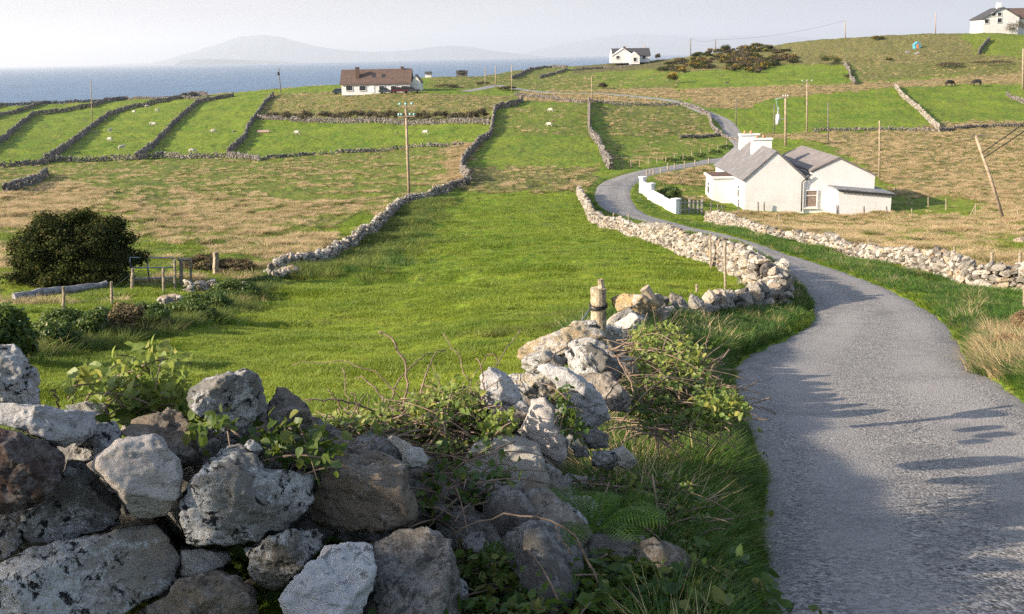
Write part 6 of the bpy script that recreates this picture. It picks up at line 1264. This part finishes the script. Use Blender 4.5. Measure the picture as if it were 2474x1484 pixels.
# --- small white house on the skyline
def hipish(name, u0_, u1_, vb, ve, vr, Yd, label, roofm, dp, chim=True, wins=()):
    l, r_ = at(u0_, vb, Yd), at(u1_, vb, Yd); zg = l[2]-1; ze = at(u0_, ve, Yd)[2]; zr = at(u0_, vr, Yd+dp/2)[2]; bo = np.array([l[0], Yd, zg+1]); o = empty(name, bo, label, 'house')
    b = MB(); b.poly([(l[0], Yd, zg), (l[0], Yd+dp, zg), (l[0], Yd+dp, ze), (l[0], Yd+dp/2, zr-.1), (l[0], Yd, ze)], (r_[0]-l[0], 0, 0)); b.build('wall', M_w2, o, loc=bo)
    for y0 in (Yd-.4, Yd+dp+.4): b = MB(); b.poly([(l[0]+.1, y0, ze-.1), (l[0]+.1, Yd+dp/2, zr+.02), (l[0]+.1, Yd+dp/2, zr+.2), (l[0]+.1, y0, ze+.1)], (r_[0]-l[0]+.3, 0, 0)); b.build('roof', roofm, o, loc=bo)
    return o, l, r_, zg, ze, zr, bo
YW = 392; hs2, l, r_, zg, ze, zr, bo = hipish('white_house', 1478, 1569, 146, 136, 119, YW, 'small white house with a dark roof and gabled wing on the skyline', M_darkr, 9)
# gable facing left-front and a gabled wing
x0, x1, xm = at(1478, 140, YW-1)[0], at(1530, 140, YW-1)[0], at(1505, 120, YW-1)[0]; b = MB(); b.poly([(x0, YW-1, zg), (x1, YW-1, zg), (x1, YW-1, ze), (xm, YW-1, zr-.1), (x0, YW-1, ze)], (0, 5.5, 0)); b.build('wing', M_w2, hs2, loc=bo)
for xe in (x0-.3, x1+.3): b = MB(); b.poly([(xe, YW-1.2, ze-.1), (xm, YW-1.2, zr+.05), (xm, YW-1.2, zr+.25), (xe, YW-1.2, ze+.1)], (0, 5.8, 0)); b.build('wing_roof', M_wb, hs2, loc=bo)
x0, x1 = at(1522, 140, YW-4)[0], at(1545, 140, YW-4)[0]; b = MB(); zp = at(1535, 126, YW-4)[2]; b.poly([(x0, YW-4, zg-.6), (x1, YW-4, zg-.6), (x1, YW-4, ze-.2), ((x0+x1)/2, YW-4, zp), (x0, YW-4, ze-.2)], (0, 4, 0)); b.build('porch', M_w2, hs2, loc=bo); win(hs2, np.array([(x0+x1)/2, YW-4, ze-1.4]), 1.3, 1.5, 'y', bo, mull=False)
a = at(1508, 118, YW+4); b = MB(); b.box((a[0], YW+4, a[2]), (1, .9, 1.6)); b.build('chimney', M_brick, hs2, loc=bo)
for u in (1492, 1556): a = at(u, 139, YW-1.02); win(hs2, np.array([a[0], YW if u > 1530 else YW-1, a[2]]), 1.3, 1.2, 'y', bo, mull=False)
# --- house on top of the hill
YT = 338; a0, a1, aa = at(2374, 58, YT), at(2473+14, 58, YT), at(2424, 20, YT); zg = a0[2]-9; ze = at(2366, 46, YT)[2]; bo = np.array([a0[0], YT, zg+9]); top = empty('hilltop_house', bo, 'large white gabled house with a brown roof at the top right on the hill', 'house')
b = MB(); xr_ = at(2462, 46, YT)[0]; b.poly([(a0[0], YT, zg), (xr_, YT, zg), (xr_, YT, ze+.2), (aa[0], YT, aa[2]), (a0[0], YT, ze)], (0, 9, 0)); b.build('wall', M_w2, top, loc=bo)
for xe, zz_ in ((a0[0]-.5, ze-.3), (xr_+.6, ze-.2)): b = MB(); b.poly([(xe, YT-.3, zz_), (aa[0], YT-.3, aa[2]+.03), (aa[0], YT-.3, aa[2]+.32), (xe, YT-.3, zz_+.3)], (0, 9.6, 0)); b.build('roof', M_darkr, top, loc=bo)
b = MB(); x0 = aa[0]+2; b.poly([(x0, YT+1.5, zg), (x0, YT+8.8, zg), (x0, YT+8.8, ze), (x0, YT+5.1, aa[2]-.3), (x0, YT+1.5, ze)], (16, 0, 0)); b.build('rear_wing', M_w2, top, loc=bo)
b = MB(); b.poly([(x0-1.4, YT+1.0, ze-.1), (x0-1.4, YT+5.1, aa[2]-.1), (x0-1.4, YT+5.1, aa[2]+.1), (x0-1.4, YT+1.0, ze+.15)], (18, 0, 0)); b.build('wing_roof', M_brownr, top, loc=bo)
b = MB(); c = at(2412, 12, YT+4); b.box((c[0], YT+4, c[2]-.6), (1.2, 1, 2.4)); b.build('chimney', M_wb, top, loc=bo)
for u, v, w, h_ in ((2400, 35, 1.4, 1.2), (2414, 35, 1.4, 1.2), (2383, 52, 1.5, 1.4), (2414, 50, 1.6, 1.5)): a = at(u, v, YT); win(top, np.array([a[0], YT, a[2]]), w, h_, 'y', bo, mull=False)
# tiny dark shed roofs on the brow
for u0_, u1_, v0_, v1_, lab in ((1028, 1042, 174, 180, 'tiny shed on the brow just right of the bungalow'), (1103, 1128, 168, 176, 'small dark shed on the brow right of the bungalow')):
    c = px((u0_+u1_)/2, v1_+2); w = (u1_-u0_)*c[1]/F; o = empty('shed', c, lab, 'shed'); b = MB(); b.box(c+(0, 0, .5), (w, 2.2, 1.4)); b.build('wall', M_w2 if u0_ < 1100 else M_poled, o, loc=c); b = MB(); b.poly([(c[0]-w/2-.2, c[1]-1.4, c[2]+1.1), (c[0]-w/2-.2, c[1], c[2]+1.9), (c[0]-w/2-.2, c[1]+1.4, c[2]+1.1)], (w+.4, 0, 0)); b.build('roof', M_darkr, o, loc=c)

# ---------------------------------------------------------------- cars
M_tyre = plain('tyre', (.02, .02, .02), .8, .1, 9, .1, .003)
def car(base, yaw, col, label, L_=4.2):
    t = NT('car_paint'); t.fin(col, .25, spec=.6); o = empty('parked_car', base, label, 'car', 'cars parked at the bungalow', yaw); R = rotz(yaw); Wd = 1.7
    def bd(name, prof, w, mat):
        b = MB(); b.poly([(x, -w/2, z) for x, z in prof], (0, w, 0)); q = b.build(name, mat, None); q.parent = o; return q
    bd('body', [(-L_/2, .35), (L_/2, .35), (L_/2, .72), (L_/2-.9, .88), (-L_/2+.2, .95), (-L_/2, .8)], Wd, t.m)
    bd('window', [(L_/2-1.2, .86), (L_/2-1.8, 1.32), (-L_/2+.8, 1.36), (-L_/2+.25, .93)], Wd-.16, M_glass); bd('roof', [(L_/2-1.85, 1.33), (L_/2-1.95, 1.42), (-L_/2+.9, 1.44), (-L_/2+.75, 1.37)], Wd-.2, t.m)
    for sx_ in (-1, 1):
        for sy in (-1, 1): b = MB(); b.tube(np.array([(sx_*L_*.31, sy*(Wd/2-.12), .32), (sx_*L_*.31, sy*(Wd/2+.02), .32)]), [.32, .32], 14); q = b.build('wheel', M_tyre, None, True); q.parent = o
for (x, col, lab) in ((80, (.03, .045, .07), 'dark blue grey car at the left end of the bungalow'), (390, (.05, .07, .09), 'grey car in front of the right half of the bungalow'), (482, (.09, .012, .012), 'dark red car in front of the bungalow'), (560, (.04, .04, .05), 'dark car at the right corner of the bungalow')):
    u, v = r2(x, 482); c = px(u, v+1); car(c-(0, .4, -.05), 0.08, col, lab, 3.9 if x == 390 else 4.2)
# ---------------------------------------------------------------- animals
M_wool = plain('sheep_wool', (.42, .39, .34), .95, .15, 9, .5, .04); M_face = plain('sheep_face', (.05, .045, .04), .9, .1, 9, .2, .01); M_cow = plain('black_hide', (.018, .017, .017), .7, .2, 5, .2, .02)
def skin_body(name, verts, edges, radii, mat, sub=1, parent=None):
    me = bpy.data.meshes.new(name); me.from_pydata(verts, edges, []); me.update(); o = bpy.data.objects.new(name, me); C.objects.link(o); md = o.modifiers.new('s', 'SKIN'); md.use_smooth_shade = True
    for k, r_ in enumerate(radii): me.skin_vertices[0].data[k].radius = (r_, r_) if np.isscalar(r_) else r_
    me.skin_vertices[0].data[0].use_root = True; s2 = o.modifiers.new('d', 'SUBSURF'); s2.levels = sub; s2.render_levels = sub
    dg = bpy.context.evaluated_depsgraph_get(); m2 = bpy.data.meshes.new_from_object(o.evaluated_get(dg)); bpy.data.objects.remove(o); m2.materials.clear(); m2.materials.append(mat)
    q = bpy.data.objects.new(name, m2); C.objects.link(q); q.parent = parent; return q
def quad(kind, s, graze, woolly):
    """standing animal: trunk, neck, head, tail and jointed legs in one surface"""
    hz_ = .62*s; v = [(0, 0, hz_), (-.38*s, 0, hz_+.03*s), (.36*s, 0, hz_+.02*s), (.52*s, 0, hz_+(.02 if graze else .16)*s), (.68*s, 0, hz_-(.30 if graze else -.26)*s), (.80*s, 0, (hz_-.48*s) if graze else hz_+.22*s), (-.50*s, 0, hz_-.02*s), (-.54*s, 0, hz_-.26*s)]
    tr_ = .22 if woolly else .235; r_ = [tr_*s, tr_*.92*s, tr_*.88*s, .12*s, .085*s, .05*s, .05*s, .025*s]; e = [(0, 1), (0, 2), (2, 3), (3, 4), (4, 5), (1, 6), (6, 7)]
    for sx_, par in ((.34, 2), (-.38, 1)):
        for sy in (-1, 1):
            n0 = len(v); back = sx_ < 0
            v += [(sx_*s, sy*.12*s, .42*s), ((sx_+(-.06 if back else .01))*s, sy*.12*s, .22*s), ((sx_+(-.02 if back else 0))*s, sy*.12*s, .02*s)]; r_ += [.075*s if back else .06*s, .034*s, .03*s]; e += [(par, n0), (n0, n0+1), (n0+1, n0+2)]
    return v, e, r_
protos = {}
def animal(base, yaw, s, kind, label, group, graze=True):
    key = (kind, graze, round(s, 2)); name = 'sheep' if kind == 'sheep' else 'cow'
    if key not in protos:
        v, e, r_ = quad(kind, s, graze, kind == 'sheep'); b_ = skin_body(name, v, e, r_, M_wool if kind == 'sheep' else M_cow); C.objects.unlink(b_); protos[key] = b_
    o = protos[key].copy(); C.objects.link(o); o.location = Vector([float(q) for q in base]); o.rotation_euler = (0, 0, yaw); tag(o, label, name, group)
    if kind == 'sheep':
        c = np.array(v_h := ((.80*s, 0, .62*s-.48*s) if graze else (.80*s, 0, .84*s))); b = MB(); b.tube(np.array([(.74*s, 0, c[2]+(.10 if graze else 0)*s), c+(.03, 0, -.03)]), [.065*s, .045*s], 8)
        for sy in (-1, 1): b.tube(np.array([(.73*s, sy*.05*s, c[2]+(.12 if graze else .04)*s), (.72*s, sy*.14*s, c[2]+(.10 if graze else .03)*s)]), [.03*s, .012*s], 5)
        f = b.build('face', M_face, None, True); f.parent = o
def r1(x, y): return x/2.8, 53+y/2.8
SG = 'sheep grazing in the left fields'
for k, (x, y, gr, lab) in enumerate([(995,588,1,'sheep nearest the upper wall in the sheep field, highest of them'),(908,622,1,'white sheep just right of the sweeping wall, upper part of the sheep field'),(1067,615,0,'sheep standing with raised head high in the sheep field'),(1028,697,1,'left one of two sheep close together in the middle of the sheep field'),(1045,705,1,'right one of two sheep close together in the middle of the sheep field'),(745,757,0,'sheep standing with raised head by the sweeping wall'),(748,822,1,'sheep lower in the field, below the one with raised head by the wall'),(823,870,0,'lowest sheep in the sheep field'),(1447,760,1,'single sheep in the middle of the field next to the sheep field'),(1300,890,1,'sheep near the bottom wall of the field next to the sheep field'),(2012,765,1,'white sheep in the field below the bushy strip, left part')]):
    animal(px(*r1(x, y)), [.3, 2.6, 3.4, .2, 3.0, 1.2, 2.9, .5, 3.3, .1, 2.8][k], 1.0, 'sheep', lab, SG, bool(gr))
for x, y, gr, lab in [(655,765,1,'white sheep in the field below the bushy strip, right part'),(1500,612,1,'pale sheep high in the field left of the straight uphill wall'),(1490,715,1,'pale sheep lower in the field left of the straight uphill wall')]:
    animal(px(*r2(x, y)), 2.7, 1.0, 'sheep', lab, SG, bool(gr))
for x, y, lab, yw in [(1967,588,'black cow at the top of the right field, left of two',.1),(2152,594,'black cow at the top of the right field, right of two',3.1)]: animal(px(*r3(x, y)), yw, 2.0, 'cow', lab, 'black cattle in the right field', True)
# boulders lying in the fields
for k, (u, v, w, lab) in enumerate([(*r3(465, 562), 1.3, 'grey boulder in the green strip below the gorse hill, the larger'), (*r3(438, 515), .9, 'grey boulder in the green strip below the gorse hill, the upper smaller'), (*r1(1580, 745), .8, 'boulder in the field left of the wall corner'), (*r1(650, 752), .9, 'pale boulder at the foot of the long sweeping wall'), (*r2(1500-1040, 750), .7, 'small boulder in the field below the bushy strip'), (*r1(575, 668), .9, 'flat boulder left of the long sweeping wall, upper'), (*r1(425, 670), .8, 'flat boulder in the field behind the small pole'), (*r3(1750, 372), 2.2, 'outcrop of grey rock under the painted playhouse'), (*r3(1690, 360), 1.6, 'low rock left of the outcrop under the painted playhouse'), (2468, 588, .9, 'dark and white rock at the right edge in the dry grass'), (*r1(1790, 758), .0, '')]):
    if not lab: continue
    b_ = px(u, v); V, Fc = LIB[2][k]; V = V*np.array([w*.6, w*.4, w*.3]); o = mk('boulder', V+b_, Fc, M_wall_grey, None, False, attrs={'tone': np.full(len(V), k/11)}, loc=b_); tag(o, lab, 'boulder', 'boulders in the fields')
b_ = px(*r1(1783, 752)); o = empty('feed_trough', b_, 'pink feed trough beside the field wall', 'trough'); b = MB(); b.box(b_+(0, 0, .3), (2.2, .6, .35)); b.build('tub', plain('pink_tub', (.5, .33, .30), .7), o, loc=b_)
for s in (-1, 1): b = MB(); b.box(b_+(s*.9, 0, .1), (.1, .5, .3)); b.build('leg', M_metal, o, loc=b_)
# painted playhouse on the hill
b_ = px(*r3(1752, 334)); o = empty('playhouse', b_, 'small blue and orange painted playhouse on the hillside', 'playhouse'); M_blu = plain('blue_paint', (.08, .30, .42), .6); M_or = plain('orange_paint', (.55, .22, .08), .6)
b = MB(); b.poly([(b_[0]-.9, b_[1], b_[2]), (b_[0]+.9, b_[1], b_[2]), (b_[0]+.9, b_[1], b_[2]+1.2), (b_[0], b_[1], b_[2]+2.0), (b_[0]-.9, b_[1], b_[2]+1.2)], (0, 1.6, 0)); b.build('wall', M_blu, o, loc=b_)
b = MB(); b.box(b_+(0, -.04, .7), (.7, .06, 1.35)); b.build('door', M_or, o, loc=b_)
for s in (-1, 1): b = MB(); b.poly([(b_[0]+s*1.1, b_[1]-.1, b_[2]+1.05), (b_[0], b_[1]-.1, b_[2]+2.02), (b_[0], b_[1]-.1, b_[2]+2.12), (b_[0]+s*1.1, b_[1]-.1, b_[2]+1.15)], (0, 1.8, 0)); b.build('roof', M_blu, o, loc=b_)
